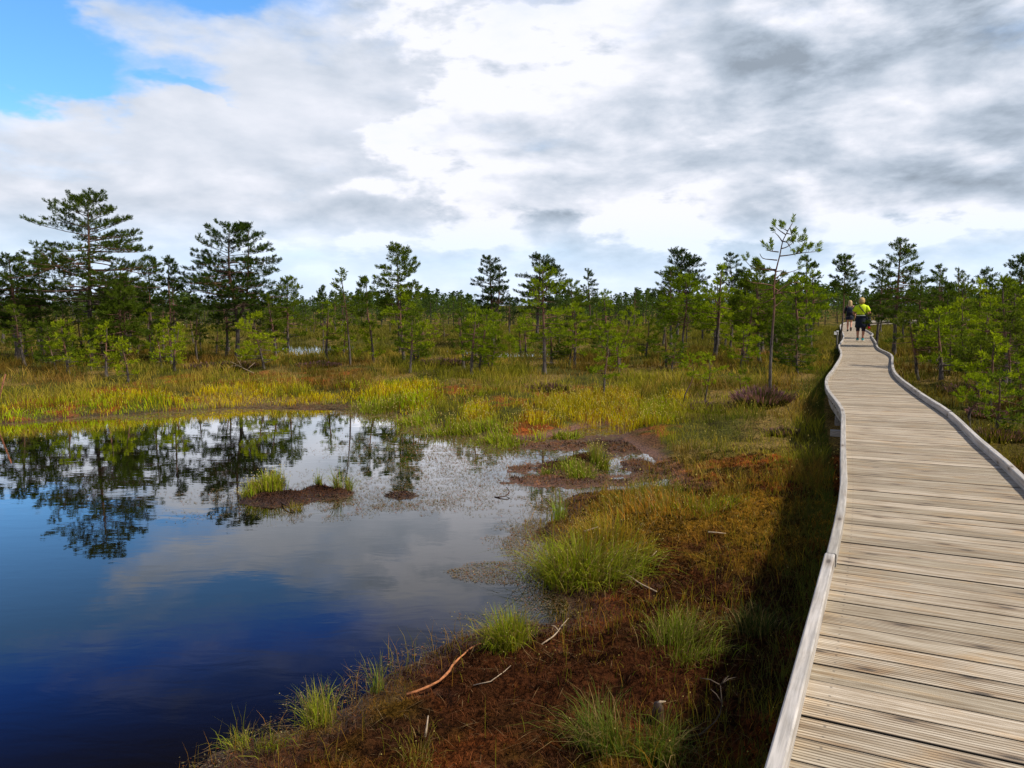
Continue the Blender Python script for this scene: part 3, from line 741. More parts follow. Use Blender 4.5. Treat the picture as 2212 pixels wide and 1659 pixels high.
hero(23,-40,560,760,'dark pine cut by the left picture edge',140,lo=.3,D=24,base=DARK,nbr=40,r0=.09,**FARK)
hero(24,330,561,762,'slender ragged pine between the two largest pines',62,lo=.35,D=25.5,base=DARK,nbr=26,r0=.05,**FARK)
hero(25,370,563,775,'slender pine with narrow spire crown right of the largest pine',66,lo=.35,D=23.5,base=DARK,nbr=28,r0=.05,**FARK)
hero(26,264,628,777,'bushy pine with two close stems in front of the largest pine',110,lo=.3,D=22.5,base=MID,nbr=36,r0=.06,fork=(.05,.14,0,.9),**FARK)
hero(27,622,607,765,'bushy green pine at the foot of the forked pine, right side',86,lo=.25,D=27,base=MID,nbr=34,r0=.06,**FARK)
hero(28,757,590,790,'thin wispy pine with sparse top left of the orange stemmed pine',50,lo=.42,D=23,base=MID,nbr=20,r0=.035,dead=12,tuft=.13,nn=12,nw=.011,nl=.08)
hero(29,698,626,745,'tiny topped thin pine above the far trees, left of centre',34,lo=.55,D=31,base=DARK,nbr=14,r0=.035,**FARK)
hero(30,806,608,785,'lopsided pine leaning left beside the orange stemmed pine',60,lo=.45,D=24,base=MID,nbr=20,r0=.04,bias=math.pi,topx=795,**FARK)
# -- young bright pines in front
YK=dict(nn=16,nw=.0085,nl=.075,tuft=.13,twist=1.3)
hero(31,570,690,795,'low spreading bright green pine at the foot of the forked pine',125,lo=.12,base=BRIGHT,nbr=26,dead=8,r0=.035,**YK)
hero(32,905,705,790,'small bright pine with tilted crown right of the orange stemmed pine',80,lo=.3,base=BRIGHT,nbr=20,dead=8,r0=.03,topx=915,**YK)
hero(33,1035,680,808,'gnarled half bare pine with grey twigs in the centre foreground row',105,lo=.15,base=BRIGHT,nbr=24,dead=26,r0=.04,**YK)
hero(34,1062,690,800,'narrow young pine behind the gnarled one',60,lo=.25,base=BRIGHT,nbr=18,dead=10,r0=.025,**YK)
hero(35,1304,712,852,'small upright pine with bright top standing in the yellow grass',66,lo=.3,base=BRIGHT,nbr=18,dead=8,r0=.028,topx=1312,**YK)
hero(36,1338,672,790,'leaning yellow-green pine right of the small upright pine',80,lo=.3,base=BRIGHT,nbr=22,dead=10,r0=.032,topx=1362,**YK)
hero(37,1478,762,880,'crooked bog pine seedling with bent bare stem',70,lo=.62,base=BRIGHT,nbr=9,dead=5,r0=.018,lean=[(0,0,0),(.01,0,.25),(.13,0,.5),(.17,.0,.75),(.12,0,.95)],tuft=.11,nn=20,nw=.006,nl=.06)
hero(38,1523,774,870,'straight stemmed seedling pine beside the crooked one',70,lo=.42,base=BRIGHT,nbr=12,dead=6,r0=.016,topx=1529,tuft=.11,nn=20,nw=.006,nl=.06)
hero(39,1600,808,856,'tiny pine seedling beside the heather bush',50,lo=.4,base=BRIGHT,nbr=7,dead=2,r0=.012,tuft=.1,nn=20,nw=.006,nl=.055)
hero(40,1722,703,800,'bushy green pine between the thin pine and the boardwalk',95,lo=.1,D=19.5,base=MID,nbr=32,dead=6,r0=.035,**YK)
hero(41,1690,690,790,'green pine behind the thin pine stem',70,lo=.15,D=21,base=MID,nbr=26,dead=6,r0=.035,**YK)
hero(42,1600,712,800,'low twiggy pine left of the thin pine',80,lo=.2,D=21,base=BRIGHT,nbr=20,dead=12,r0=.03,**YK)
hero(43,1640,585,778,'tall leafy pine right behind the thin pine',118,lo=.33,D=23,base=MID,nbr=40,dead=10,r0=.055,**FARK)
hero(44,2093,824,910,'dwarf pine with bent stem and cushion crown right of the boardwalk',86,lo=.45,base=BRIGHT,nbr=16,dead=4,r0=.028,topx=2104,tuft=.11,nn=24,nw=.005,nl=.06)
hero(45,1981,690,822,'pine with thick pale stem just right of the boardwalk bend',95,lo=.45,base=OLV,nbr=24,dead=10,r0=.05,bias=0,**YK)
hero(46,2178,690,858,'tiered green pine at the right edge beyond the boardwalk',112,lo=.2,base=OLV,nbr=34,dead=8,r0=.035,**YK)
hero(47,2120,745,838,'low green pine between the dwarf pine and the tiered pine',80,lo=.2,base=OLV,nbr=22,dead=8,r0=.025,**YK)
hero(48,1230,700,790,'small pine in the shade of the bright centre pine',70,lo=.2,base=MID,nbr=20,dead=14,r0=.03,**YK)
hero(49,120,705,800,'low dark green pine in front of the left edge trees',90,lo=.15,D=21,base=MID,nbr=24,dead=8,r0=.03,**YK)
hero(50,2050,690,800,'bright feathery pine bush right of the boardwalk bend',90,lo=.1,D=19,base=MID,nbr=28,dead=4,r0=.03,**YK)
# -- the tall thin pine in front, limb by limb
x,y,z=from_px(1663,853); H=top_h(1714,477,x,y,z); sc_=y/F
def tp_(cx,cy):   # crop pixels -> metres in the plane of the tree
    X_=(2200+cx/2.458)/1.6062; Y_=(740+cy/2.458)/1.6062
    a,b_,c=ray(X_,Y_); k=y/b_; return (a*k-x,0.,CAMZ+c*k-z)
def thin_pine():
    tr=MB(); tufts=[]; rd=random.Random(5); rs=np.random.default_rng(5)
    path=[(1160,1600),(1160,1450),(1165,1250),(1180,1000),(1197,780),(1193,640),(1212,480),(1243,360),(1268,235),(1308,155),(1350,85)]
    pp=spline([tp_(*p) for p in path],.12); n=len(pp); tr.tube(pp,[.034*(1-.85*i/(n-1))+.003 for i in range(n)],7)
    limbs=[([(1215,490),(1130,480),(1040,470),(990,440),(965,410)],.8),([(1215,480),(1120,470),(1070,450),(1062,440)],.5),([(1232,330),(1180,325),(1140,320),(1112,290)],.7),([(1180,325),(1165,290)],.6),
      ([(1245,365),(1330,355),(1420,340),(1500,330),(1560,325)],.9),([(1380,345),(1430,300),(1470,240)],.9),([(1420,340),(1450,310),(1480,300)],.9),([(1260,300),(1300,290),(1350,260),(1370,240)],.9),([(1270,240),(1310,250),(1340,300)],.9),([(1265,240),(1235,190),(1215,160)],.9),([(1290,180),(1250,140),(1230,110)],.9),([(1310,150),(1290,130)],.9),([(1330,120),(1350,190)],.9),([(1300,170),(1345,180)],.9),
      ([(1220,400),(1180,395),(1110,380),(1090,340)],0),([(1200,560),(1260,520),(1340,500),(1400,480)],.25),([(1195,620),(1100,600),(1010,590),(950,560)],.7),([(1195,640),(1120,655),(1060,640)],.5),([(1200,690),(1290,670),(1360,680),(1420,660),(1470,620)],.6),([(1200,690),(1260,640),(1330,600),(1400,590),(1440,620)],.75),([(1190,725),(1120,760),(1070,770)],.0),([(1200,500),(1260,490),(1310,500)],.0),([(1198,800),(1250,770),(1290,740)],.15),([(1205,600),(1250,560),(1300,540)],.7),([(1198,640),(1250,670),(1320,720)],.6)]
    for pts,dens in limbs:
        dp=rd.uniform(-.3,.3); w3=[Vector(tp_(*p)) for p in pts]
        for i,v in enumerate(w3): v.y=dp*i/len(w3)+rd.uniform(-.02,.02)
        sp=spline(w3,.05); m_=len(sp); tr.tube(sp,[.011*(1-.7*i/max(1,m_-1))+.002 for i in range(m_)],4)
        if dens<=0: continue
        for i,q in enumerate(sp):
            f=i/max(1,m_-1)
            if f<.45 or rd.random()>dens*.7: continue
            ofs=Vector((rd.uniform(-.05,.05),rd.uniform(-.14,.14),rd.uniform(0,.09))); e=q+ofs
            tr.tube([q,e],[.004,.003],3,cap=False)
            d=(sp[min(i+1,m_-1)]-sp[max(i-1,0)]).normalized()
            tufts.append((e,(d*.5+ofs*4+Vector((0,0,.5))).normalized(),.15*rd.uniform(.8,1.2)))
        tufts.append((sp[-1],((sp[-1]-sp[-2]).normalized()+Vector((0,0,.35))).normalized(),.15))
    tufts.append((pp[-1],Vector((.2,0,1)).normalized(),.17))
    return tr.mesh('trunk',M_bark,True),tufts_mesh(tufts,64,.07,.0062,(.13,.19,.018),.2,rs)
place_pine(thin_pine(),x,y,'tall thin pine with sparse tufted limbs rising from the heather bush',z=z)

# -- background pines: prototypes copied
protos={}
def proto(key,seed,H,base,lo,Rr,nbr,**kw):
    pr=[(lo,.6*Rr),(lo+.2*(1-lo),Rr),(lo+.45*(1-lo),.9*Rr),(lo+.75*(1-lo),.6*Rr),(1,.15*Rr)]
    k=dict(nn=15,nw=.012,nl=.09,tuft=.15,subgap=.22,tstep=.15,dead=10,twist=1.1); k.update(kw)
    protos[key]=pine_meshes(seed,H,.02*H+.012,pr,base,nbr=nbr,**k)
for i in range(5): proto(('dark',i),100+i,3.6,[DARK,BLUE,DARK,MID,BLUE][i],.34+.05*(i%3),[.85,1.0,.7,.9,1.15][i],[28,30,22,28,32][i])
for i in range(5): proto(('bog',i),200+i,2.3,[MID,BRIGHT,MID,BRIGHT,MID][i],.25+.06*(i%3),[.6,.7,.5,.6,.75][i],[20,22,18,20,24][i],nw=.012,tuft=.15,nl=.09,nn=15)
for i in range(3): proto(('shrub',i),300+i,1.1,[BRIGHT,MID,BRIGHT][i],.12,[.42,.5,.36][i],14,nw=.011,tuft=.13,nl=.085,nn=12,tstep=.12,subgap=.16,dead=8)
taken=[]
def free(x,y,dmin):
    for a,b_ in taken:
        if (a-x)**2+(b_-y)**2<dmin*dmin: return False
    return True
def px_of(x,y): return 1106+F*x/(y*math.cos(R(PITCH)))
def scatter(n,kind,D0,D1,label,group,smin,smax,az0=-36,az1=36,dmin=.9,cond=None,tops=None,cat='pine tree'):
    c=0;tries=0; rd=random.Random(sum(map(ord,label))*7+len(label))
    keys=[k for k in protos if k[0]==kind]
    while c<n and tries<n*60:
        tries+=1; a=R(rd.uniform(az0,az1)); D=math.sqrt(rd.uniform(D0*D0,D1*D1)); x=D*math.tan(a); y=D
        if not free(x,y,dmin): continue
        if walk_dist(np.array([x]),np.array([y]))[0]<1.5: continue
        if seg_dist(np.array([x]),np.array([y]),pond)[0]<3: continue
        if min(seg_dist(np.array([x]),np.array([y]),pool2)[0],seg_dist(np.array([x]),np.array([y]),pool3)[0])<.5: continue
        if cond and not cond(x,y,rd): continue
        taken.append((x,y)); k=rd.choice(keys); s=rd.uniform(smin,smax)
        if tops:
            zz=float(gz(np.array([x]),np.array([y]))[0]); s=top_h(px_of(x,y),rd.uniform(*tops),x,y,zz)/3.6; s=min(max(s,.35),1.15)
        # keep the run of tops near the treeline
        place_pine(protos[k],x,y,label,cat,group,s=s,rz=rd.uniform(0,6.28),sz=s*rd.uniform(.9,1.1)); c+=1
random.seed(11)
def px_of(x,y): return 1106+F*x/(y*math.cos(R(PITCH)))
scatter(26,'dark',25,36,'dark mid-height pine in the crowded wood on the left','pines of the left wood',.72,1.05,-37,-18,.8,tops=(596,690))
scatter(26,'dark',36,56,'pine standing in the woods beyond the far pools','pines beyond the far pools',.7,1.0,-20,22,1.0,tops=(630,695))
scatter(22,'bog',31,43,'low pine on the flat bog between the far pools and the wood','low pines between pools and wood',.45,.85,-22,20,1.0)
scatter(36,'dark',28,50,'dark pine in the wood right of the boardwalk','pines of the wood right of the boardwalk',.7,1.02,24,40,.9,cond=lambda x,y,r: px_of(x,y)>1890,tops=(590,680))
scatter(24,'bog',15,28,'low green pine growing in the heath right of the boardwalk','low pines right of the boardwalk',.55,1.0,26,40,.9,cond=lambda x,y,r: px_of(x,y)>1960)
scatter(16,'bog',22,31,'low pine in the heath left of the far boardwalk','low pines left of the boardwalk',.7,1.2,12,23,.9,cond=lambda x,y,r: 1520<px_of(x,y)<1790)
scatter(15,'bog',19.8,27,'low green pine on the heath behind the pond','low pines behind the pond',.6,.95,-33,8,1.2)
scatter(34,'shrub',19,27,'knee-high pine bush on the heath behind the pond','knee-high pine bushes behind the pond',.6,1.2,-33,12,.8,cat='pine bush')
scatter(24,'shrub',11,27,'knee-high green pine bush in the heath right of the boardwalk','knee-high pine bushes right of the boardwalk',.7,1.5,27,41,.7,cond=lambda x,y,r: px_of(x,y)>1990,cat='pine bush')
scatter(12,'bog',16,28,'dark olive low pine crowding the heath near the right picture edge','olive pines near the right edge',.8,1.15,29,40,.8,cond=lambda x,y,r: px_of(x,y)>2040)
print('trees',NT_[0])
# -- the far wood, one mass
def far_forest():
    Vs=[];Cs_=[]; rs=np.random.default_rng(3)
    n=2500; azs=np.radians(rs.uniform(-45,45,n)); D=56+150*rs.random(n)**1.2; X_=D*np.tan(azs); Y_=D
    pxx=1106+F*np.tan(azs); tgt=655-28*(fbm(np.degrees(azs),D*0,.35,3,4)*2-.6)-22*sstep(pxx,1450,1750)+rs.uniform(-10,22,n); Hh=np.maximum(1.0,CAMZ-.45+D*np.tan(np.radians(PITCH*-1)-np.arctan((tgt-829.5)/F))); keep=seg_dist(X_,Y_,walk_xy,False)>2; X_,Y_,Hh,D=X_[keep],Y_[keep],Hh[keep],D[keep]; n=len(D)
    m_=120
    t_=rs.random((n,m_))**.8; rad=(1-t_)**.7*.5+.06
    an=rs.uniform(0,6.28,(n,m_)); rr=rad*np.sqrt(rs.random((n,m_)))*Hh[:,None]*.48
    cx=X_[:,None]+np.cos(an)*rr; cy=Y_[:,None]+np.sin(an)*rr; cz=.45+Hh[:,None]*(.22+.78*t_)
    P_=np.stack([cx,cy,cz],2).reshape(-1,3); sz=(np.repeat(Hh,m_)*.042)*rs.uniform(.6,1.4,n*m_)*np.repeat(np.where(D<75,.8,1),m_)
    k=len(P_)
    a=rs.normal(size=(k,3)); a[:,2]*=.5; a/=np.linalg.norm(a,axis=1)[:,None]; b_=np.cross(a,rs.normal(size=(k,3))); b_/=np.linalg.norm(b_,axis=1)[:,None]
    Vv=np.stack([P_-a*sz[:,None],P_+b_*sz[:,None]*.5,P_+a*sz[:,None],P_-b_*sz[:,None]*.5],1).reshape(-1,3)
    q_=sstep(D,90,48)*rs.random(n)
    cc=np.repeat(np.repeat((np.array([[.045,.078,.024]])*(1-q_)[:,None]+np.array([[.085,.12,.016]])*q_[:,None])*(rs.uniform(.6,1.35,n))[:,None],m_,0)*rs.uniform(.8,1.2,k)[:,None],4,0)
    me=fast_mesh('far_forest',Vv,np.arange(k*4),np.full(k,4),M_leaf,cc)
    o=link('far_forest',me); tag(o,'far pine wood forming the dark line on the horizon','forest',kind='stuff')
    b=MB()
    for i in range(n):
        if D[i]<130: b.tube([(X_[i],Y_[i],.3),(X_[i],Y_[i],.45+Hh[i]*.8)],[.05,.02],3,cap=False)
    o=b.build('far_forest_stems',M_bark); tag(o,'stems of the far pine wood on the horizon','forest',kind='stuff')
far_forest()

# ------------------------------------------------------------------ grass, sedge, moss
def blade_mesh(name,P_,H_,W_,C_,lean,az_=None,curve=.5,rs=None,heads=None,headc=(.62,.5,.16),headr=.006,mat_=None):
    n=len(P_); az_=rs.uniform(0,6.283,n) if az_ is None else az_
    d=np.stack([np.cos(az_),np.sin(az_),np.zeros(n)],1); sidea=rs.uniform(0,6.283,n)
    sv=np.stack([np.cos(sidea),np.sin(sidea),np.zeros(n)],1)*(W_/2)[:,None]
    up=np.array([0,0,1.])
    mid=P_+d*(H_*lean*.35)[:,None]+up*(H_*.58)[:,None]
    tip=P_+d*(H_*lean)[:,None]+up*(H_*np.sqrt(np.clip(1-(lean*curve)**2,.15,1)))[:,None]
    V=np.stack([P_-sv,P_+sv,mid+sv*.75,mid-sv*.75,tip],1).reshape(-1,3)
    b0=np.arange(n)*5
    idx=np.stack([b0,b0+1,b0+2,b0+3,b0+3,b0+2,b0+4],1).ravel(); sizes=np.tile([4,3],n)
    c=np.stack([C_*.8,C_*.8,C_,C_,C_*1.12],1).reshape(-1,3)
    if heads is not None and heads.any():
        hp=tip[heads]; k=len(hp); r_=headr if np.ndim(headr)==0 else headr[heads]; r_=np.broadcast_to(r_,(k,))
        o=np.array([[1,0,0],[0,1,0],[-1,0,0],[0,-1,0],[0,0,1.3],[0,0,-1.3]])
        hv=(hp[:,None,:]+o[None]*r_[:,None,None]).reshape(-1,3); hb=np.arange(k)*6+len(V)
        fs=[(0,1,4),(1,2,4),(2,3,4),(3,0,4),(1,0,5),(2,1,5),(3,2,5),(0,3,5)]
        hi=np.stack([hb+i for f in fs for i in f],1).ravel()
        V=np.concatenate([V,hv]); idx=np.concatenate([idx,hi]); sizes=np.concatenate([sizes,np.full(k*8,3)])
        c=np.concatenate([c,np.tile(np.array(headc),(k*6,1))*rs.uniform(.6,1.1,(k,1)).repeat(6,0)])
    return fast_mesh(name,V,idx,sizes,mat_ or M_grass,np.clip(c,.003,1))
def field(n,D0,D1,az0,az1,rs,p=1.0):
    a=np.radians(rs.uniform(az0,az1,n)); u=rs.random(n)
    D=(D0**p+(D1**p-D0**p)*u)**(1/p)
    return D*np.tan(a),D
def mixc(c1,c2,k): return np.array(c1)[None]*(1-k[:,None])+np.array(c2)[None]*k[:,None]
GOLD=(.68,.52,.012); LIME=(.40,.52,.008); OLIVE=(.14,.155,.016); DRY=(.42,.28,.055); RUST=(.20,.07,.02); DEEP=(.030,.055,.012)
def make_fields():
    rs=np.random.default_rng(21)
    # A: bright sedge fringe behind the pond
    x,y=field(170000,9.5,24,-36,13,rs,1.2); s=seg_dist(x,y,pond); z=gz(x,y)
    cl=fbm(x,y,1.6,3,2); east=sstep(x,-3.5,-1)
    wid=.9+1.5*fbm(x,y,.5,2,3)+.9*east
    wst=sstep(x,-1.2,-2.6)*sstep(.75-s,0,.2)
    ok=(s>-.12)&(s<wid)&(y>9.8)&(z>-.02)&(rs.random(len(x))<np.maximum(.95*wst,1.0)*np.maximum(.8*wst,sstep(cl+.25*(fbm(x,y,4.2,2,6)-.5),.39,.52)*sstep(wid-s,0,.6)))&(walk_dist(x,y)>1.1)&~((x>.6)&(y<13.2))&(rs.random(len(x))>.93*rustk(x,y))&(rs.random(len(x))>.97*barek(x,y))
    x,y,z,s,cl=x[ok],y[ok],z[ok],s[ok],cl[ok]; n=len(x)
    nn_=fbm(x,y,.9,3,5); c=mixc(LIME,GOLD,sstep(nn_+s*.08+.22*(fbm(x,y,3.3,2,1)-.5)+.1*rs.normal(size=n),.42,.66)); br_=(rs.random(n)<.16+.12*east[ok]); c[br_]=np.array([.34,.13,.025]); c*=(rs.uniform(.5,1.3,n)*(.65+.6*fbm(x,y,2.2,3,8)))[:,None]
    H_=(.07+.14*rs.random(n))*(.7+.7*sstep(cl,.4,.65)); W_=np.maximum(.005,.00075*y)*rs.uniform(.6,1.1,n)
    hd=(rs.random(n)<.05*(1+2*sstep(x,-4,0)))
    o=link('shore_sedge',blade_mesh('shore_sedge',np.stack([x,y,z-.02],1),H_,W_,c,rs.uniform(.1,.55,n),rs=rs,heads=hd,headr=.011)); tag(o,'bright yellow-green sedge fringe along the far pond shore','sedge',kind='stuff'); print('sedge',n)
    # B: heath grass on all the rest
    x,y=field(330000,8,60,-37,41,rs,.75); s=seg_dist(x,y,pond); z=gz(x,y); wd=walk_dist(x,y)
    cl=fbm(x,y,1.1,3,7); 
    ok=(s>.35)&(wd>.78)&(z>.03)&(seg_dist(x,y,pool2)>-.1)&(seg_dist(x,y,pool3)>-.1)&(rs.random(len(x))<.35+.65*sstep(cl,.4,.6))
    # the bare peat tongue and the mossy bank stay open
    ok&=(rs.random(len(x))>.9*rustk(x,y))&(rs.random(len(x))>.97*barek(x,y))
    ok&=~((y<10.4)&(x<3.2)&(fbm(x,y,1.3,2,8)<.62))
    x,y,z,s,cl,wd=x[ok],y[ok],z[ok],s[ok],cl[ok],wd[ok]; n=len(x)
    a=fbm(x,y,.45,4,1); b_=fbm(x,y,1.7,3,9)
    c=mixc(OLIVE,DRY,sstep(b_,.42,.66)); k=sstep(a,.50,.62)*sstep(y,30,14)*.75; c=c*(1-k[:,None])+np.array([.36,.31,.025])*k[:,None]
    k=sstep(a,.47,.38)*.6; c=c*(1-k[:,None])+np.array(RUST)*.75*k[:,None]
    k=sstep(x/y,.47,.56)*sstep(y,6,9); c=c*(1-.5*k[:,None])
    k=sstep(y,24,34); c=c*(1-k[:,None])+np.array([.17,.15,.025])*k[:,None]
    c*=rs.uniform(.55,1.35,n)[:,None]
    H_=(.08+.20*rs.random(n))*(.6+.8*sstep(cl,.4,.65)); W_=np.maximum(.004,.00085*y)*rs.uniform(.5,1.1,n)
    hd=(rs.random(n)<.03)&(y<16)
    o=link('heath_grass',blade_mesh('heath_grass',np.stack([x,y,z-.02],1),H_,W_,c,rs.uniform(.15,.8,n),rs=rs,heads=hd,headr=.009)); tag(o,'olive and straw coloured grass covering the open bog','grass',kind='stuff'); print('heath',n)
    # C: dark green strip in the lee of the boardwalk (left side)
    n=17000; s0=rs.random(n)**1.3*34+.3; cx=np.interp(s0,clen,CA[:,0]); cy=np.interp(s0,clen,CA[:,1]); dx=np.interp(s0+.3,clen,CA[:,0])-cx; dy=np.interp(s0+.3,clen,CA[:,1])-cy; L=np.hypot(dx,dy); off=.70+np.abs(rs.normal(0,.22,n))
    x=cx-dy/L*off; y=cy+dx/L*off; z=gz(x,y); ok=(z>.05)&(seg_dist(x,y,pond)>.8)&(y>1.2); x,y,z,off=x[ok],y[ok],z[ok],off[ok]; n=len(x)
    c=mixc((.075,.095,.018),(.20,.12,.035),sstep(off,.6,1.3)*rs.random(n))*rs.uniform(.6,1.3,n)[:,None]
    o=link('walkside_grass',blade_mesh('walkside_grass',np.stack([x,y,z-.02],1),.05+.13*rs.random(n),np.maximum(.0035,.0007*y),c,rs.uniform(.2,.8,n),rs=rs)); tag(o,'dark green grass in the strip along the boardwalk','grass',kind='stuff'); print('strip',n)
    # D: moss fibres on the near bank
    n=230000; x=rs.uniform(-2.2,4.0,n); y=2.3+8.7*rs.random(n)**1.25; s=seg_dist(x,y,pond); z=gz(x,y); wd=walk_dist(x,y)
    ok=(s>-.15)&(wd>.55)&(z>.008); x,y,z,s=x[ok],y[ok],z[ok],s[ok]
    x2=rs.uniform(-5,3,60000); y2=rs.uniform(8.2,12.5,60000); z2=gz(x2,y2); s2=seg_dist(x2,y2,pond); ok=(z2>.012)&(s2<0); x=np.concatenate([x,x2[ok]]); y=np.concatenate([y,y2[ok]]); z=np.concatenate([z,z2[ok]]); s=np.concatenate([s,s2[ok]]); n=len(x)
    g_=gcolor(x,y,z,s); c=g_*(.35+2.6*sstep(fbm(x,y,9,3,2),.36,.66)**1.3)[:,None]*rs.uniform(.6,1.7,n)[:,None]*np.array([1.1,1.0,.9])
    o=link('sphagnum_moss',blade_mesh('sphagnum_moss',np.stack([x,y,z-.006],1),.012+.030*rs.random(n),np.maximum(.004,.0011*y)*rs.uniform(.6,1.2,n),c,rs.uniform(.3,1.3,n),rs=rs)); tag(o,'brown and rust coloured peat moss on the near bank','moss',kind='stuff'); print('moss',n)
    # E: sparse thin sedge stems on the near bank and standing in the shallows
    n=34000; x=rs.uniform(-2.4,4.0,n); y=2.4+8.4*rs.random(n)**1.1; s=seg_dist(x,y,pond); cl=fbm(x,y,1.5,3,11); ok=(s>-.22)&(walk_dist(x,y)>.7)&(rs.random(n)<.12+.9*sstep(cl,.46,.62)+.35*sstep(.5-np.abs(s),0,.4)); x,y,s=x[ok],y[ok],s[ok]; z=np.maximum(gz(x,y),-.05); n=len(x)
    c=mixc((.20,.22,.012),(.46,.21,.03),rs.random(n)**1.1)*rs.uniform(.5,1.2,n)[:,None]
    o=link('bank_sedge',blade_mesh('bank_sedge',np.stack([x,y,z-.01],1),.03+.20*rs.random(n)**3,np.maximum(.0028,.0007*y),c,rs.uniform(.1,.8,n),rs=rs,heads=rs.random(n)<.035,headr=.0038)); tag(o,'sparse thin sedge stems on the near mossy bank','sedge',kind='stuff'); print('bank',n)
    # G: dead straw lying on the bank and in the water's edge
    n=26000; x=rs.uniform(-2.6,3.6,n); y=2.3+9*rs.random(n)**1.2; s=seg_dist(x,y,pond); ok=(s>-.20)&(walk_dist(x,y)>.75)&(rs.random(n)<.25+.75*sstep(.35-np.abs(s+.05),0,.3)); x,y=x[ok],y[ok]; n=len(x)
    z=np.maximum(gz(x,y),0)+.008+.012*rs.random(n); a=rs.uniform(0,6.283,n); a=a*.5+np.arctan2(.7,.6)*.5; L=.02+.10*rs.random(n)**2.2; w_=np.maximum(.0012,.00035*y); tz=rs.normal(0,.06,n)*L
    dx,dy=np.cos(a)*L,np.sin(a)*L; ox,oy=-np.sin(a)*w_,np.cos(a)*w_
    V=np.stack([np.stack([x-dx,y-dy,z-tz],1),np.stack([x+ox,y+oy,z+.004],1),np.stack([x+dx,y+dy,z+tz],1),np.stack([x-ox,y-oy,z+.004],1)],1).reshape(-1,3)
    c=mixc((.30,.20,.09),(.12,.06,.025),rs.random(n))*rs.uniform(.5,1.25,n)[:,None]
    o=link('shore_litter',fast_mesh('shore_litter',V,np.arange(n*4),np.full(n,4),M_grass,np.repeat(c,4,0))); tag(o,'dead straw lying along the near bank and the water edge','straw',kind='stuff'); print('straw',n)
    # F: floating leaves
    n=640000; x=rs.uniform(-14,3.2,n); y=rs.uniform(3,18.5,n); x[420000:]=rs.uniform(-2.6,2.2,220000); y[420000:]=rs.uniform(3,9.3,220000); s=-seg_dist(x,y,pond)
    rh=raft_h(x,y); pn=fbm(x,y,1.1,4,3); f2=fbm(x,y,5,3,5)
    farb=sstep(y,9,12.5)
    dens=sstep(.22+.75*fbm(x,y,1.1,2,9)*(1-farb)+1.6*farb*fbm(x,y,.4,2,8)-s,0,.5)*(.7+.3*farb)+sstep(rh,-.9,-.1)*.75
    X1,Y1=at(1150,1000,0); dens+=.9*sstep(1.9-np.hypot((x-X1)*.8,(y-Y1)*.7),0,.9)
    X1,Y1=at(1095,1236,0); dens+=2.*sstep(.5-np.hypot((x-X1)*.9,(y-Y1)*1.6),0,.12)
    X1,Y1=at(1175,1180,0); dens+=1.2*sstep(.6-np.hypot((x-X1)*1.3,(y-Y1)*.6),0,.3)
    X1,Y1=at(870,1072,0); dens+=1.2*sstep(.9-np.hypot((x-X1)*.8,(y-Y1)*1.2),0,.4)
    ex_=np.arange(n)>=420000; dens=np.where(ex_,dens*sstep(y,9.3,7.2),dens)
    ok=(s>0)&(rs.random(n)<dens*sstep(f2+.12*dens,.42,.56)*.9); x,y=x[ok],y[ok]; n=len(x); zg=np.maximum(gz(x,y),0); k_=zg<.035; x,y,zg=x[k_],y[k_],zg[k_]; n=len(x)
    r_=np.maximum(.009,.0016*y)*rs.uniform(.4,1.3,n); a=rs.uniform(0,6.28,n)
    ca,sa=np.cos(a),np.sin(a); asp=rs.uniform(.15,.5,n)
    zz=zg+.004+.004*rs.random(n); tl=rs.uniform(0,.25,n)*r_
    V=np.stack([np.stack([x-ca*r_,y-sa*r_,zz],1),np.stack([x+sa*r_*asp,y-ca*r_*asp,zz],1),np.stack([x+ca*r_,y+sa*r_,zz+tl],1),np.stack([x-sa*r_*asp,y+ca*r_*asp,zz],1)],1).reshape(-1,3)
    c=mixc((.27,.185,.125),(.16,.145,.06),rs.random(n)); c=np.where((rs.random(n)<.12)[:,None],np.array([[.30,.10,.03]]),c)*rs.uniform(.5,1.3,n)[:,None]
    o=link('floating_leaves',fast_mesh('floating_leaves',V,np.arange(n*4),np.full(n,4),M_grass,np.repeat(c,4,0))); tag(o,'small brown and olive leaves floating in rafts at the pond margins','water plants',kind='stuff'); print('leaves',n)
make_fields()

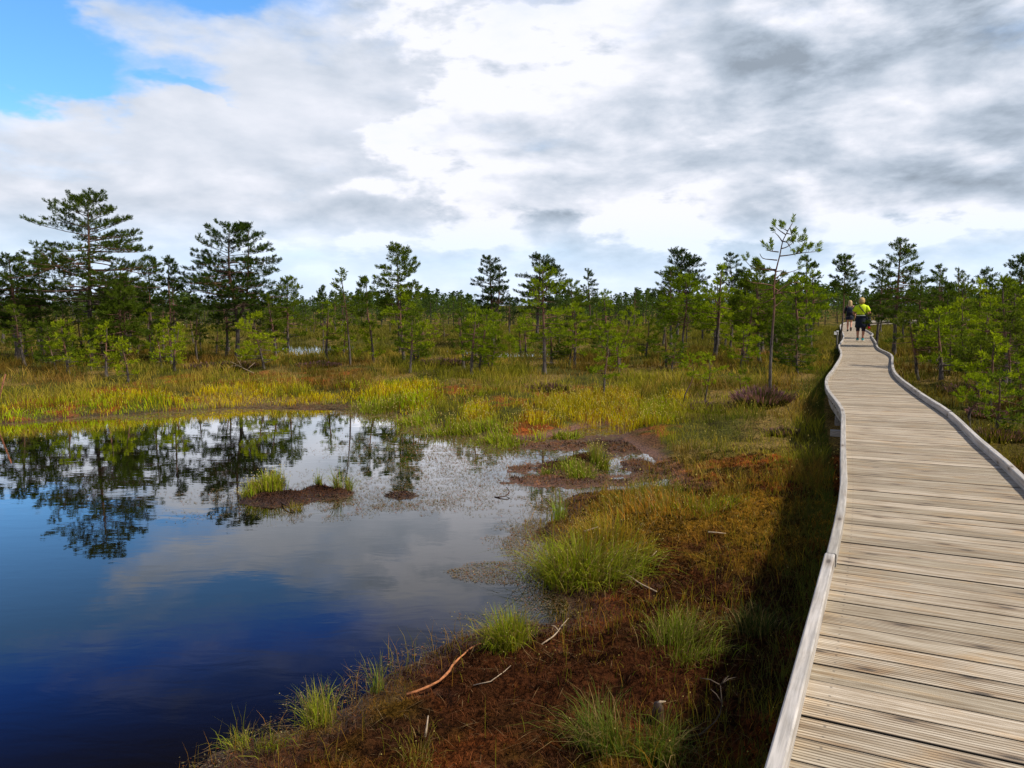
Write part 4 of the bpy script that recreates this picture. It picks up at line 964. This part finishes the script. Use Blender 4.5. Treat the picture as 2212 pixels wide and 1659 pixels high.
# ---- single tussocks
def tussock(px,py,z0,rad,h,n,label,c1=(.16,.22,.010),c2=(.26,.23,.02),spread=.9,wd=.004,heads=.03,name='sedge_tussock',cat='grass tussock',seed=0,lean0=.25,group=None):
    rs=np.random.default_rng(500+seed); x,y=at(px,py,z0); z=float(gz(np.array([x]),np.array([y]))[0]); z=max(z,-.02)
    ns=max(2,int(rad*9)); sa_=rs.uniform(0,6.283,ns); sr_=rad*.5*np.sqrt(rs.random(ns)); sx_=np.cos(sa_)*sr_; sy_=np.sin(sa_)*sr_; sw=rs.random(ns)**1.5+.15; shh=rs.uniform(.55,1.1,ns)
    k_=rs.choice(ns,n,p=sw/sw.sum()); q_=rad*.16; bx=sx_[k_]+rs.normal(0,q_,n); by=sy_[k_]+rs.normal(0,q_,n)
    r_=np.minimum(np.hypot(bx,by),rad*.75); a=np.arctan2(by,bx)+rs.normal(0,.5,n); P_=np.stack([bx,by,np.zeros(n)-.02],1)
    P_[:,2]=np.clip(gz(P_[:,0]+x,P_[:,1]+y),-.03,z+.12)-z-.015
    ln=np.clip(lean0+spread*(r_/(rad*.6))*rs.random(n)+rs.normal(0,.22,n)**1,.02,1.4); az_=a+rs.normal(0,.6,n); wb=rs.uniform(0,6.283); mw=rs.random(n)<.3; az_[mw]=wb+rs.normal(0,.7,mw.sum())
    H_=h*shh[k_]*(.3+.95*rs.random(n)**1.1); c=mixc(c1,c2,rs.random(n)**1.1)*1.25*rs.uniform(.4,1.3,n)[:,None]
    d=rs.random(n)<.24; c[d]=np.array([.34,.23,.09])*rs.uniform(.4,1.1,d.sum())[:,None]
    # arching blades: four sections
    dd=np.stack([np.cos(az_),np.sin(az_),np.zeros(n)],1); sa=az_+1.57+rs.normal(0,.4,n); sv=np.stack([np.cos(sa),np.sin(sa),np.zeros(n)],1)*(wd*rs.uniform(.6,1.2,n)/2)[:,None]
    secs=[]
    for f,wf in ((0,1),(.35,1),(.7,.75)):
        pos=P_+dd*(H_*ln*f**1.7)[:,None]; pos[:,2]+=H_*(f-.42*ln*f*f); secs+= [pos-sv*wf,pos+sv*wf]
    tip=P_+dd*(H_*ln)[:,None]; tip[:,2]+=H_*np.maximum(1-.55*ln,.12)
    V=np.stack(secs+[tip],1).reshape(-1,3); b0=np.arange(n)*7
    idx=np.stack([b0,b0+1,b0+3,b0+2,b0+2,b0+3,b0+5,b0+4,b0+4,b0+5,b0+6],1).ravel(); sizes=np.tile([4,4,3],n)
    cc=np.repeat(c,7,0)
    hd=rs.random(n)<heads
    if hd.any():
        hp=tip[hd]; k=len(hp); o_=np.array([[1,0,0],[0,1,0],[-1,0,0],[0,-1,0],[0,0,1.3],[0,0,-1.3]])*max(.0032,.0007*y)
        hv=(hp[:,None]+o_[None]).reshape(-1,3); hb=np.arange(k)*6+len(V); fs=[(0,1,4),(1,2,4),(2,3,4),(3,0,4),(1,0,5),(2,1,5),(3,2,5),(0,3,5)]
        idx=np.concatenate([idx,np.stack([hb+i for f in fs for i in f],1).ravel()]); sizes=np.concatenate([sizes,np.full(k*8,3)]); V=np.concatenate([V,hv]); cc=np.concatenate([cc,np.tile([[.6,.5,.2]],(k*6,1))])
    o=link(name,fast_mesh(name,V,idx,sizes,M_grass,np.clip(cc,.003,1)),loc=(x,y,z)); tag(o,label,cat,group); return o
G1=(.12,.16,.006); G2=(.22,.20,.012)
tussock(1262,1238,.08,.62,.40,2400,'biggest sedge tussock, arching over the water beside the fallen branch',seed=1,spread=1.1,wd=.0055)
tussock(1330,1180,.12,.6,.34,1500,'tall sedge clump merging behind the biggest tussock',(.20,.22,.012),(.42,.22,.03),seed=2,spread=.6,wd=.005,heads=.06)
tussock(1440,1110,.15,.9,.24,1500,'rusty sedge clump on the moss knoll right of the tall clump',(.17,.17,.012),(.46,.17,.025),seed=3,spread=.7,wd=.005,heads=.05)
tussock(1345,1085,.1,.7,.22,1000,'low gold sedge clump at the mouth of the muddy bay',(.2,.2,.015),(.3,.2,.03),seed=4,spread=.6,wd=.006,heads=.09)
tussock(1500,1095,.2,.7,.20,800,'small green sedge clump at the right end of the moss knoll',seed=5,spread=.8,wd=.005)
tussock(1215,1130,0,.22,.30,130,'upright lime sedge shoots standing in the shallows above the biggest tussock',(.16,.24,.02),(.22,.26,.03),seed=6,spread=.25,lean0=.1,wd=.006,heads=0)
tussock(1112,1415,.05,.34,.30,1100,'green tussock at the water edge where the orange branch ends',seed=7,spread=.9,wd=.004)
tussock(1445,1392,.22,.50,.25,1000,'spreading green tussock on the dark bank in the middle',G1,(.15,.16,.02),seed=8,spread=1.0,wd=.0038)
tussock(1345,1610,.24,.34,.32,1100,'long bladed dark green tussock at the bottom of the picture',(.06,.10,.010),(.12,.14,.02),seed=9,spread=.8,wd=.0032,heads=.01)
tussock(712,1560,.02,.25,.24,420,'small tussock at the tip of the near shore, stems over the water',seed=10,spread=.7,wd=.003,heads=.03)
tussock(560,1620,.02,.26,.22,240,'sparse tussock furthest left on the near shore',seed=11,spread=1.1,wd=.003,heads=.02)
tussock(808,1500,.01,.12,.24,60,'thin group of sedge stems rising from the water at the bank',(.14,.2,.02),(.2,.2,.03),seed=12,spread=.5,wd=.0032,heads=0)
tussock(584,1052,.1,.42,.36,950,'bright flowering tussock on the left end of the peat islet',(.20,.28,.014),(.34,.30,.02),seed=13,spread=.45,wd=.0075,heads=.14)
tussock(690,1036,.1,.14,.24,90,'tiny sedge tuft in the middle of the peat islet',(.16,.22,.02),(.24,.24,.03),seed=14,spread=.5,wd=.006,heads=.05)
tussock(741,1046,.1,.16,.30,220,'slim pointed sedge tuft on the right end of the peat islet',(.17,.25,.02),(.26,.26,.04),seed=15,spread=.4,wd=.006,heads=.05)
tussock(640,1085,.08,.2,.20,160,'low yellow tuft at the front of the peat islet',(.2,.2,.015),(.3,.2,.03),seed=16,spread=1.,wd=.006,heads=0)
tussock(1240,1012,.08,.55,.24,1100,'green sedge cushion on the raft in the muddy bay',(.15,.22,.012),(.24,.24,.02),seed=17,spread=.5,wd=.007,heads=.05)
tussock(1286,1000,.08,.26,.34,420,'taller flowering sedge on the right end of the bay raft',(.17,.24,.015),(.3,.26,.03),seed=18,spread=.4,wd=.007,heads=.16)
tussock(1170,1022,.05,.22,.2,200,'small sedge tuft on the left end of the bay raft',(.12,.2,.012),(.2,.2,.02),seed=19,spread=.5,wd=.007,heads=.02)
tussock(1640,1350,.28,.4,.2,700,'short dark grass clump near the boardwalk shade',(.035,.055,.012),(.07,.07,.015),seed=20,spread=.9,wd=.0035,heads=0)
tussock(900,1590,.2,.3,.16,260,'yellowish short sedge clump by the upright white stick',(.13,.13,.015),(.2,.14,.02),seed=21,spread=.9,wd=.003,heads=.04)
# fringe tussocks on the far shore that read one by one
for i,(px,py,r_,h,lb) in enumerate([(800,880,.9,.36,'first tall lime tussock of the far fringe, where the shore turns'),(905,905,.7,.26,'round green tussock on the far fringe left of the rusty patch'),(960,925,.8,.32,'lime tussock at the foot of the far fringe beside the round one'),(1100,948,.8,.26,'round gold tussock at the tip of the far fringe'),(1060,930,.8,.3,'gold-green tussock behind the tip of the far fringe'),(1228,936,.55,.2,'small lone tussock at the edge of the peat tongue')]):
    tussock(px,py,.08,r_,h,900,lb,(.19,.27,.014),(.30,.28,.02),seed=40+i,spread=.5,wd=.012,heads=.06)

# ---- heather
def heather(px,py,rad,h,label,seed,z0=.45,n=1500,D=None):
    rs=np.random.default_rng(800+seed); x,y,z=from_px(px,py,D,z0)
    root=link('heather_bush',None,loc=(x,y,z)); tag(root,label,'heather'); root.empty_display_size=.1
    a=rs.uniform(0,6.283,n); u=np.sqrt(rs.random(n)); ph=rs.random(n)
    P_=np.stack([np.cos(a)*u*rad*.5,np.sin(a)*u*rad*.5,-.02+0*a],1); H_=h*rs.uniform(.45,1.05,n)*(1.1-.5*u)*(.55+.8*fbm(P_[:,0]+seed,P_[:,1],4.5/max(rad,.4),2,seed%8))
    c=mixc((.045,.055,.016),(.10,.07,.030),rs.random(n))
    w_=np.full(n,max(.008,.0011*y))
    link('foliage',blade_mesh('foliage',P_,H_,w_,c,u*.95,az_=a,rs=rs),root)
    k=int(n*.20); P2=P_[:k].copy(); ln=(u*.95)[:k]
    d=np.stack([np.cos(a),np.sin(a),0*a],1)[:k]
    tip=P2+d*(H_[:k]*ln)[:,None]*.9; tip[:,2]+=H_[:k]*.72
    c2=mixc((.15,.06,.10),(.30,.14,.19),rs.random(k))*rs.uniform(.5,1.1,k)[:,None]
    fl_=link('flowers',blade_mesh('flowers',tip,h*.26*np.ones(k),w_[:k]*1.2,c2,ln,az_=a[:k],rs=rs),root); fl_['kind']='stuff'
heather(1645,872,.85,.42,'largest purple heather bush around the foot of the thin pine',1,n=3000)
heather(1530,885,.8,.22,'dull brownish heather mound left of the purple bush',2,n=1800)
heather(2130,900,.4,.22,'purple heather in the shade behind the dwarf pine',3,n=1600)
heather(2160,945,.6,.24,'purple heather right of the boardwalk curb near the right edge',4,n=1500)
heather(1185,838,.9,.22,'small heather clump in the yellow grass behind the pond',5,n=700)
heather(935,716,1.4,.35,'pinkish heather patch across the far pool',6,D=40,n=900)
heather(690,792,1.2,.2,'brown heather mat in front of the far pool',7,n=1400)
heather(960,790,1.5,.25,'heather mat at the foot of the orange stemmed pine',8,n=1400)
heather(480,795,2.,.22,'heather mat below the forked pine',9,n=1400)
heather(1690,940,.4,.16,'low faded heather on the slope left of the boardwalk',10,n=900)
heather(2080,850,.7,.25,'heather mound behind the right hand curb',11,n=1100)

# ---- sticks and branches lying about
def stick(name,label,cat,pts,rad,m,twigs=(),n=7):
    """pts: (px,py,height above ground)"""
    W=[]
    for (px,py,h) in pts:
        x,y,z=from_px(px,py); zz=max(z,0)
        # keep the picture position when lifted
        a,b_,c=ray(px,py); k=(zz+h-CAMZ)/c; W.append(Vector((a*k,b_*k,zz+h)))
    o0=W[0].copy(); root=None
    b=MB(); sp=spline([p-o0 for p in W],.06); m_=len(sp); rd=random.Random(len(label))
    sp=[p+Vector((rd.uniform(-1,1),rd.uniform(-1,1),rd.uniform(-1,1)))*rad*.25 for p in sp]
    b.tube(sp,[rad*(1-.55*i/(m_-1))*(1+.18*rd.uniform(-1,1)) for i in range(m_)],n)
    for (f,dx,dy,dz,rr) in twigs:
        q=sp[int(f*(m_-1))]; e=q+Vector((dx,dy,dz)); b.tube([q,q.lerp(e,.5)+Vector((0,0,.01)),e],[rr,rr*.8,rr*.35],5)
    o=b.build(name,m,loc=o0,smooth=True); tag(o,label,cat); return o
stick('fallen_branch','curved orange peeled branch lying from the bank into the green tussock','branch',[(878,1500,.02),(905,1492,.03),(950,1470,.05),(985,1430,.06),(1030,1393,.05),(1075,1382,.06)],.009,M_orange)
stick('fallen_branch','forked bleached branch below the biggest sedge tussock','branch',[(1300,1222,.04),(1350,1240,.03),(1385,1262,.02),(1420,1278,.01)],.012,M_palewood,[(.22,.06,.10,.05,.009)])
stick('fallen_stick','short pale stick lying on the moss above the forked branch','stick',[(1405,1205,.02),(1418,1190,.05)],.008,M_palewood)
stick('fallen_stick','pale horizontal stick on the moss knoll','stick',[(1530,1149,.03),(1568,1152,.03)],.007,M_palewood)
stick('fallen_stick','whitish stick among the sedges at the top of the knoll','stick',[(1262,1148,.16),(1292,1138,.18)],.008,M_palewood)
stick('standing_stick','white upright splinter in the red moss near the bottom','stick',[(918,1592,.0),(922,1570,.05),(925,1546,.1)],.006,M_palewood)
stick('thin_root','thin tan root curving out from under the green tussock','root',[(1022,1480,.02),(1060,1472,.01),(1090,1450,.03),(1103,1438,.05)],.0035,M_palewood)
stick('broken_twig','broken pinkish twig standing right of the green tussock','twig',[(1170,1392,.01),(1195,1375,.05),(1215,1350,.08),(1228,1335,.11)],.005,M_palewood,[(.5,-.05,.02,.03,.004),(.7,.04,0,.02,.003)])
stick('fallen_branch','bleached dead branch with many twigs below the forked pine','branch',[(485,800,.05),(505,790,.12),(530,798,.08),(548,806,.03)],.02,M_palewood,[(.3,.1,0,.28,.012),(.5,-.15,0,.25,.01),(.7,.2,.1,.2,.01),(.4,-.3,0,.15,.01)])
stick('drift_twig','bent black twig sticking out of the pond water','twig',[(1068,1074,.0),(1090,1072,.02),(1100,1062,.04),(1093,1052,.06)],.009,M_peat)
stick('drift_twig','dark snag poking out of the water at the peat islet','twig',[(600,1082,.02),(625,1096,.03),(633,1104,.01)],.014,M_peat)
stick('dead_twigs','grey dead heather twigs in the dark hollow by the boardwalk','twig',[(1510,1590,.02),(1545,1560,.1),(1560,1520,.2),(1556,1480,.32),(1572,1462,.38)],.004,M_twig,[(.85,-.09,.03,.02,.003),(.9,.08,.02,.03,.003),(.7,-.05,.02,.06,.003),(.95,.03,-.03,.06,.003)])
# leaning reddish stake at the left edge
x0,y0=at(-12,905,0); xt,_t=at(-12,905,0); Ht=top_h(12,808,x0,y0,0.)
ra=ray(12,808); dxs=ra[0]*(y0/ra[1])-x0
b=MB(); b.tube([(-dxs*.35,0,-.35),(0,0,0),(dxs*.42,.02,Ht*.5),(dxs,0,Ht)],[.022,.02,.017,.014],7); o=b.build('leaning_stake',M_stake,loc=(x0,y0,0),smooth=True); tag(o,'reddish stake leaning out of the water at the left edge','stake')
# black stump with a white splinter
x,y,z=from_px(1420,1560)
st=link('stump',None,loc=(x,y,z)); tag(st,'small black stump with a white broken top, right of the bottom tussock','stump')
b=MB(); b.tube([(0,0,-.1),(0,0,.03),(.005,.0,.07),(.0,.004,.10)],[.036,.032,.028,.020],8); b.build('wood',M_peat,st,smooth=True)
b=MB(); b.tube([(0,0,.095),(.012,.0,.104),(.04,-.005,.110)],[.008,.009,.003],6); b.build('splinter',M_palewood,st,smooth=True)
# marker post at the walk
x,y,z=from_px(1811,735,30.5)
pm=link('marker_post',None,loc=(x-.05,y,z)); tag(pm,'short grey post with white top left of the boardwalk by the walkers','post')
b=MB(); b.tube([(0,0,-.1),(0,0,.72)],.035,8); b.build('post',M_greybark,pm)
M_white=simple('white_paint',(.8,.8,.78),.5,.05)
b=MB(); b.box((-.05,-.01,.66),(.17,.03,.12)); b.box((0,0,.74),(.08,.08,.04)); b.build('white_top',M_white,pm)

# ------------------------------------------------------------------ people
M_skin=simple('skin',(.50,.24,.16),.55,.08,20); M_yel=simple('neon_yellow_cloth',(.62,.78,.01),.75,.1,12,.2); M_navy=simple('navy_cloth',(.010,.014,.03),.85,.25,14,.3); M_blk=simple('black_cloth',(.008,.008,.012),.85,.25,14,.3)
M_plum=simple('dark_leggings',(.018,.012,.03),.8,.2); M_teal=simple('teal_shoe',(.01,.32,.33),.6,.15); M_red=simple('red_lining',(.55,.02,.02),.7,.1); M_pinks=simple('pink_stripe',(.7,.05,.12),.7,.05); M_wb=simple('white_belt',(.75,.78,.7),.6,.05); M_strap=simple('black_strap',(.006,.006,.008),.6,.1)
M_blond=simple('blond_hair',(.50,.33,.13),.6,.4,30,.5); M_blond2=simple('long_blond_hair',(.52,.35,.17),.6,.4,30,.5); M_lcd=simple('grey_trim',(.35,.36,.4),.4,.1); M_eye=simple('eye_dark',(.02,.015,.01),.3,.1)
def skinbody(name,joints,edges,m,parent,root,sub=2):
    names=list(joints); me=bpy.data.meshes.new(name); me.from_pydata([joints[k][0] for k in names],[(names.index(a),names.index(b_)) for a,b_ in edges],[])
    me.materials.append(m); o=link(name,me,parent)
    md=o.modifiers.new('skin','SKIN'); md.use_smooth_shade=True
    for i,k in enumerate(names):
        r_=joints[k][1]; r_=(r_,r_) if not isinstance(r_,tuple) else r_
        me.skin_vertices[0].data[i].radius=r_; me.skin_vertices[0].data[i].use_root=(k==root)
    s_=o.modifiers.new('subdivision','SUBSURF'); s_.levels=sub; s_.render_levels=sub
    return o
def hand(J,E,w,dirv,side,tag_,curl=.6):
    """palm + five fingers as chains; w wrist point, dirv hand direction, side vector towards the thumb"""
    d=Vector(dirv).normalized(); s=Vector(side).normalized(); nrm=d.cross(s).normalized(); w=Vector(w)
    J[tag_+'palm']=(tuple(w+d*.05),(.030,.017)); E.append((tag_+'wrist',tag_+'palm'))
    for i,(off,L) in enumerate(((.027,.062),(.009,.072),(-.009,.067),(-.026,.052))):
        k0=w+d*.085+s*off; k1=k0+(d*math.cos(curl*.6)+nrm*math.sin(curl*.6))*L*.45; k2=k1+(d*math.cos(curl*1.5)+nrm*math.sin(curl*1.5))*L*.5
        a=tag_+'f%d'%i; J[a+'a']=(tuple(k0),.010); J[a+'b']=(tuple(k1),.0085); J[a+'c']=(tuple(k2),.0065)
        E+= [(tag_+'palm',a+'a'),(a+'a',a+'b'),(a+'b',a+'c')]
    k0=w+d*.035+s*.035; k1=k0+(d*.6+s*.6+nrm*.3).normalized()*.035; k2=k1+(d*.85+s*.2+nrm*.4).normalized()*.03
    a=tag_+'th'; J[a+'a']=(tuple(k0),.012); J[a+'b']=(tuple(k1),.010); J[a+'c']=(tuple(k2),.007); E+=[(tag_+'palm',a+'a'),(a+'a',a+'b'),(a+'b',a+'c')]
def face(J,E): pass
def person(x,y,rz,scale,label,P):
    root=link('person',None,loc=(x,y,DZ+.002),rz=rz); root.scale=(scale,)*3; tag(root,label,'person'); root.empty_display_size=.2
    J={};E=[]
    hw=P['hip']; J['pelvis']=((0,0,.93),(hw,.12)); J['waist']=((0,0,1.10),(P['waist'],.115)); J['chest']=((0,.0,1.28),(P['chest'],.12)); J['upchest']=((0,0,1.38),(P['chest']*.85,.10)); J['neck']=((0,.0,1.46),.056); J['neck2']=((0,.012,1.50),.052)
    J['headb']=((0,.02,1.555),(.070,.082)); J['headm']=((0,.02,1.62),(.076,.095)); J['headt']=((0,.005,1.685),(.062,.078)); J['nose']=((0,.115,1.585),.012); J['earl']=((-.082,.0,1.60),(.010,.02)); J['earr']=((.082,0,1.60),(.010,.02)); J['chin']=((0,.085,1.525),.022)
    E+=[('pelvis','waist'),('waist','chest'),('chest','upchest'),('upchest','neck'),('neck','neck2'),('neck2','headb'),('headb','headm'),('headm','headt'),('headm','nose'),('headm','earl'),('headm','earr'),('headb','chin')]
    for sd_,nm in ((-1,'l'),(1,'r')):
        sx=sd_*P['sh']; J[nm+'sh']=((sx,0,1.385),.058); el=P['elbow'][nm]; wr=P['wrist'][nm]
        J[nm+'el']=(el,.040); J[nm+'fa']=(tuple(Vector(el).lerp(Vector(wr),.4)),.036); J[nm+'wrist']=(wr,(.026,.02))
        E+=[('upchest',nm+'sh'),(nm+'sh',nm+'el'),(nm+'el',nm+'fa'),(nm+'fa',nm+'wrist')]
        hand(J,E,wr,P['hdir'][nm],P['hside'][nm],nm)
        hp,kn,an,to=P['leg'][nm]; J[nm+'hip']=(hp,P['thigh']); J[nm+'mt']=(tuple(Vector(hp).lerp(Vector(kn),.5)),P['thigh']*.82); J[nm+'kn']=(kn,.056); J[nm+'ca']=(tuple(Vector(kn).lerp(Vector(an),.35)+Vector((0,-.015,0))),.060); J[nm+'an']=(an,.036); J[nm+'to']=(to,(.034,.025))
        E+=[('pelvis',nm+'hip'),(nm+'hip',nm+'mt'),(nm+'mt',nm+'kn'),(nm+'kn',nm+'ca'),(nm+'ca',nm+'an'),(nm+'an',nm+'to')]
    body=skinbody('body',J,E,M_skin,root,'pelvis')
    for sd_ in (-1,1):
        b=MB(); b.loft([(sd_*.03,.098,1.612,.008,.004),(sd_*.03,.101,1.618,.012,.005),(sd_*.03,.098,1.624,.008,.004)],8); b.build('eye',M_eye,root,smooth=True)
    b=MB(); b.tube([(-.022,.103,1.556),(0,.109,1.554),(.022,.103,1.556)],.004,5); b.build('mouth',M_red,root,smooth=True)
    return root
def tubeobj(name,pts,rad,m,parent,n=10,flat=None):
    b=MB(); b.tube(pts,rad,n); return b.build(name,m,parent,smooth=True)
def loftobj(name,rings,m,parent,n=20,sub=True):
    b=MB(); b.loft(rings,n); o=b.build(name,m,parent,smooth=True); return o
def shoe(an,to,m,parent,sole=None,pitch=0):
    an=Vector(an); b=MB(); d=Vector(to)-an; d.z=0; d.normalize()
    heel=an-d*.06; tip=an+d*.18
    z0=an.z-.075
    if pitch:  # heel lifted: foot points steeply down
        dd=Vector((d.x*.5,d.y*.5,-.86)).normalized(); b.tube([an-dd*.0+Vector((0,-.03,.02)),an+dd*.07,an+dd*.15,an+dd*.20],[.045,.05,.047,.025],9)
        o=b.build('shoe',m,parent,smooth=True); return o
    b.tube([heel+Vector((0,0,-.03)),an+Vector((0,0,-.022)),an+d*.09+Vector((0,0,-.042)),tip+Vector((0,0,-.052))],[.040,.050,.046,.026],10)
    o=b.build('shoe',m,parent,smooth=True)
    b=MB(); M=Matrix.Rotation(math.atan2(d.y,d.x),3,'Z'); c=an+d*.065; b.box((c.x,c.y,z0+.014),(.25,.085,.024),M); s_=b.build('sole',M_wb if m is M_teal else M_blk,o)
    return o
# nearer walker
a,b_,c=ray(1858,737); k=(DZ-CAMZ)/c; px_,py_=a*k,b_*k
P1=dict(hip=.18,waist=.17,chest=.19,sh=.19,thigh=.098,elbow={'l':(-.30,-.03,1.13),'r':(.31,-.03,1.13)},wrist={'l':(-.24,.17,1.05),'r':(.27,.19,1.10)},hdir={'l':(.3,.9,-.1),'r':(-.3,.9,.1)},hside={'l':(.2,0,1),'r':(-.2,0,1)},
  leg={'l':((-.10,0,.88),(-.105,.03,.50),(-.10,-.02,.10),(-.11,.13,.045)),'r':((.10,0,.88),(.105,.02,.50),(.085,-.05,.10),(.10,.10,.045))})
w1=person(px_,py_,R(-24),.985,'woman in neon yellow shirt with dark jacket tied at her waist, walking away',P1)
loftobj('shirt',[(0,0,.985,.195,.15),(0,0,1.04,.186,.146),(0,0,1.12,.182,.144),(0,0,1.22,.195,.148),(0,0,1.32,.212,.146),(0,0,1.385,.212,.130),(0,0,1.43,.190,.112),(0,0,1.462,.12,.088),(0,.0,1.478,.072,.066)],M_yel,w1,24)
for sd_,e in ((-1,P1['elbow']['l']),(1,P1['elbow']['r'])):
    s0=Vector((sd_*.16,0,1.395)); e=Vector(e); tubeobj('sleeve',[s0,s0.lerp(e,.25),s0.lerp(e,.6),s0.lerp(e,.80)],[.078,.086,.078,.080],M_yel,w1,12)
loftobj('tied_jacket',[(0,0,.54,.20,.16),(0,0,.57,.225,.18),(0.01,0,.68,.22,.18),(0,0,.80,.21,.175),(0,0,.92,.20,.165),(0,0,1.00,.198,.158),(0,0,1.015,.19,.152)],M_navy,w1,24)
b=MB(); b.tube([(.20,-.05,.95),(.26,-.06,.80),(.29,-.06,.66),(.30,-.05,.54)],[.04,.055,.06,.05],9); b.build('jacket_sleeve',M_navy,w1,smooth=True)
b=MB(); b.tube([(.27,-.075,.60),(.30,-.07,.55),(.32,-.06,.50)],[.035,.05,.03],9); b.build('jacket_lining',M_red,w1,smooth=True)
loftobj('belt',[(0,0,1.018,.192,.15),(0,0,1.022,.198,.156),(0,0,1.040,.197,.155),(0,0,1.044,.188,.148)],M_wb,w1,24)
loftobj('waist_strap',[(0,0,1.048,.190,.149),(0,0,1.052,.197,.155),(0,0,1.068,.195,.154),(0,0,1.072,.186,.147)],M_strap,w1,24)
for nm in 'lr':
    hp,kn,an,to=[Vector(v) for v in P1['leg'][nm]]; tubeobj('legging',[hp,hp.lerp(kn,.5),kn,kn.lerp(an,.18),kn.lerp(an,.26)],[.115,.10,.074,.070,.068],M_plum,w1,12)
    if nm=='r': tubeobj('legging_stripe',[kn+Vector((0,0,.035)),kn+Vector((0,0,.06))],[.081,.083],M_pinks,w1,12)
    shoe(an,to,M_teal,w1); tubeobj('sock',[an+Vector((0,0,-.02)),an+Vector((0,0,.045))],[.045,.042],M_blk,w1,10)
loftobj('hair',[(0,-.03,1.50,.080,.062),(0,-.03,1.53,.103,.088),(0,-.02,1.59,.114,.108),(0,-.01,1.65,.110,.108),(0,0,1.70,.094,.094),(0,0,1.735,.060,.062),(0,0,1.748,.02,.02)],M_blond,w1,22)
b=MB(); pts=[Vector(q) for q in ((-.12,.07,1.435),(-.11,-.05,1.44),(-.06,-.135,1.37),(.03,-.165,1.25),(.12,-.160,1.13),(.20,-.10,1.02),(.235,-.03,.97))]
b.tube(spline(pts,.04),.017,6); b.build('shoulder_strap',M_strap,w1,smooth=True)
# her camera bag, hanging at the hip
bag=link('shoulder_bag',None,loc=w1.location,rz=w1.rotation_euler.z); tag(bag,'black camera bag hanging at the right hip of the woman in yellow','bag'); bag.scale=w1.scale
b=MB()
b.loft([(.285,.0,.80,.060,.085),(.285,0,.81,.070,.10),(.285,0,.93,.070,.10),(.285,0,.97,.062,.09)],10); b.build('bag_body',M_blk,bag)
b=MB(); b.loft([(.285,0,.868,.0715,.1015),(.285,0,.885,.0715,.1015)],10); b.build('zip_trim',M_lcd,bag)
# farther walker
a,b_,c=ray(1834,716.5); k=(DZ-CAMZ)/c; px_,py_=a*k,b_*k
P2=dict(hip=.16,waist=.14,chest=.165,sh=.175,thigh=.088,elbow={'l':(-.255,-.03,1.12),'r':(.26,-.03,1.12)},wrist={'l':(-.27,.06,.88),'r':(.275,.05,.89)},hdir={'l':(0,.15,-1),'r':(0,.15,-1)},hside={'l':(.1,1,.1),'r':(-.1,1,.1)},
  leg={'l':((-.09,0,.87),(-.085,.06,.49),(-.075,.04,.10),(-.08,.19,.045)),'r':((.09,0,.87),(.09,-.01,.50),(.085,-.24,.215),(.085,-.20,.09))})
w2=person(px_,py_,R(-24),.97,'long-haired blond woman in black shorts with a backpack, walking ahead',P2)
loftobj('top',[(0,0,.86,.19,.14),(0,0,.95,.185,.135),(0,0,1.10,.165,.128),(0,0,1.25,.18,.13),(0,0,1.36,.19,.122),(0,0,1.42,.172,.104),(0,0,1.455,.11,.08),(0,0,1.47,.07,.06)],M_blk,w2,22)
for sd_,e,wr in ((-1,P2['elbow']['l'],P2['wrist']['l']),(1,P2['elbow']['r'],P2['wrist']['r'])):
    s0=Vector((sd_*.15,0,1.385)); e=Vector(e); f=e.lerp(Vector(wr),.45); tubeobj('sleeve',[s0,s0.lerp(e,.5),e,f],[.074,.068,.056,.062],M_blk,w2,12)
loftobj('shorts',[(0,0,.66,.205,.15),(0,0,.70,.208,.152),(0,0,.80,.195,.15),(0,0,.90,.180,.142)],M_navy,w2,22)
for nm in 'lr':
    hp,kn,an,to=P2['leg'][nm]; shoe(an,to,M_blk,w2,pitch=(nm=='r'))
b=MB(); b.loft([(0,-.075,1.27,.10,.035),(0,-.07,1.34,.125,.05),(0,-.06,1.44,.12,.07),(0,-.035,1.52,.104,.09),(0,-.015,1.60,.102,.105),(0,-.005,1.67,.094,.10),(0,0,1.715,.065,.068),(0,0,1.73,.02,.02)],22)
b.build('hair',M_blond2,w2,smooth=True)
bp=link('backpack',None,loc=w2.location,rz=w2.rotation_euler.z); bp.scale=w2.scale; tag(bp,'dark navy backpack on the back of the long-haired woman','backpack')
b=MB(); b.loft([(0,-.20,.93,.13,.06),(0,-.205,.95,.15,.078),(0,-.21,1.10,.155,.085),(0,-.205,1.25,.148,.08),(0,-.19,1.33,.125,.062),(0,-.18,1.355,.08,.03)],18); b.build('pack_body',M_navy,bp,smooth=True)
b=MB(); b.loft([(0,-.283,.97,.10,.025),(0,-.287,.99,.11,.033),(0,-.288,1.09,.11,.033),(0,-.283,1.11,.10,.025)],14); b.build('front_pocket',M_blk,bp,smooth=True)
b=MB(); b.tube([(-.04,-.2,1.35),(-.02,-.21,1.385),(.02,-.21,1.385),(.04,-.2,1.35)],.008,6); b.build('grab_loop',M_lcd,bp,smooth=True)
for sd_ in (-1,1):
    b=MB(); b.tube(spline([(sd_*.09,-.17,1.33),(sd_*.105,-.08,1.43),(sd_*.11,.03,1.43),(sd_*.11,.13,1.33),(sd_*.12,.14,1.2)],.04),.016,6); b.build('shoulder_strap',M_strap,bp,smooth=True)
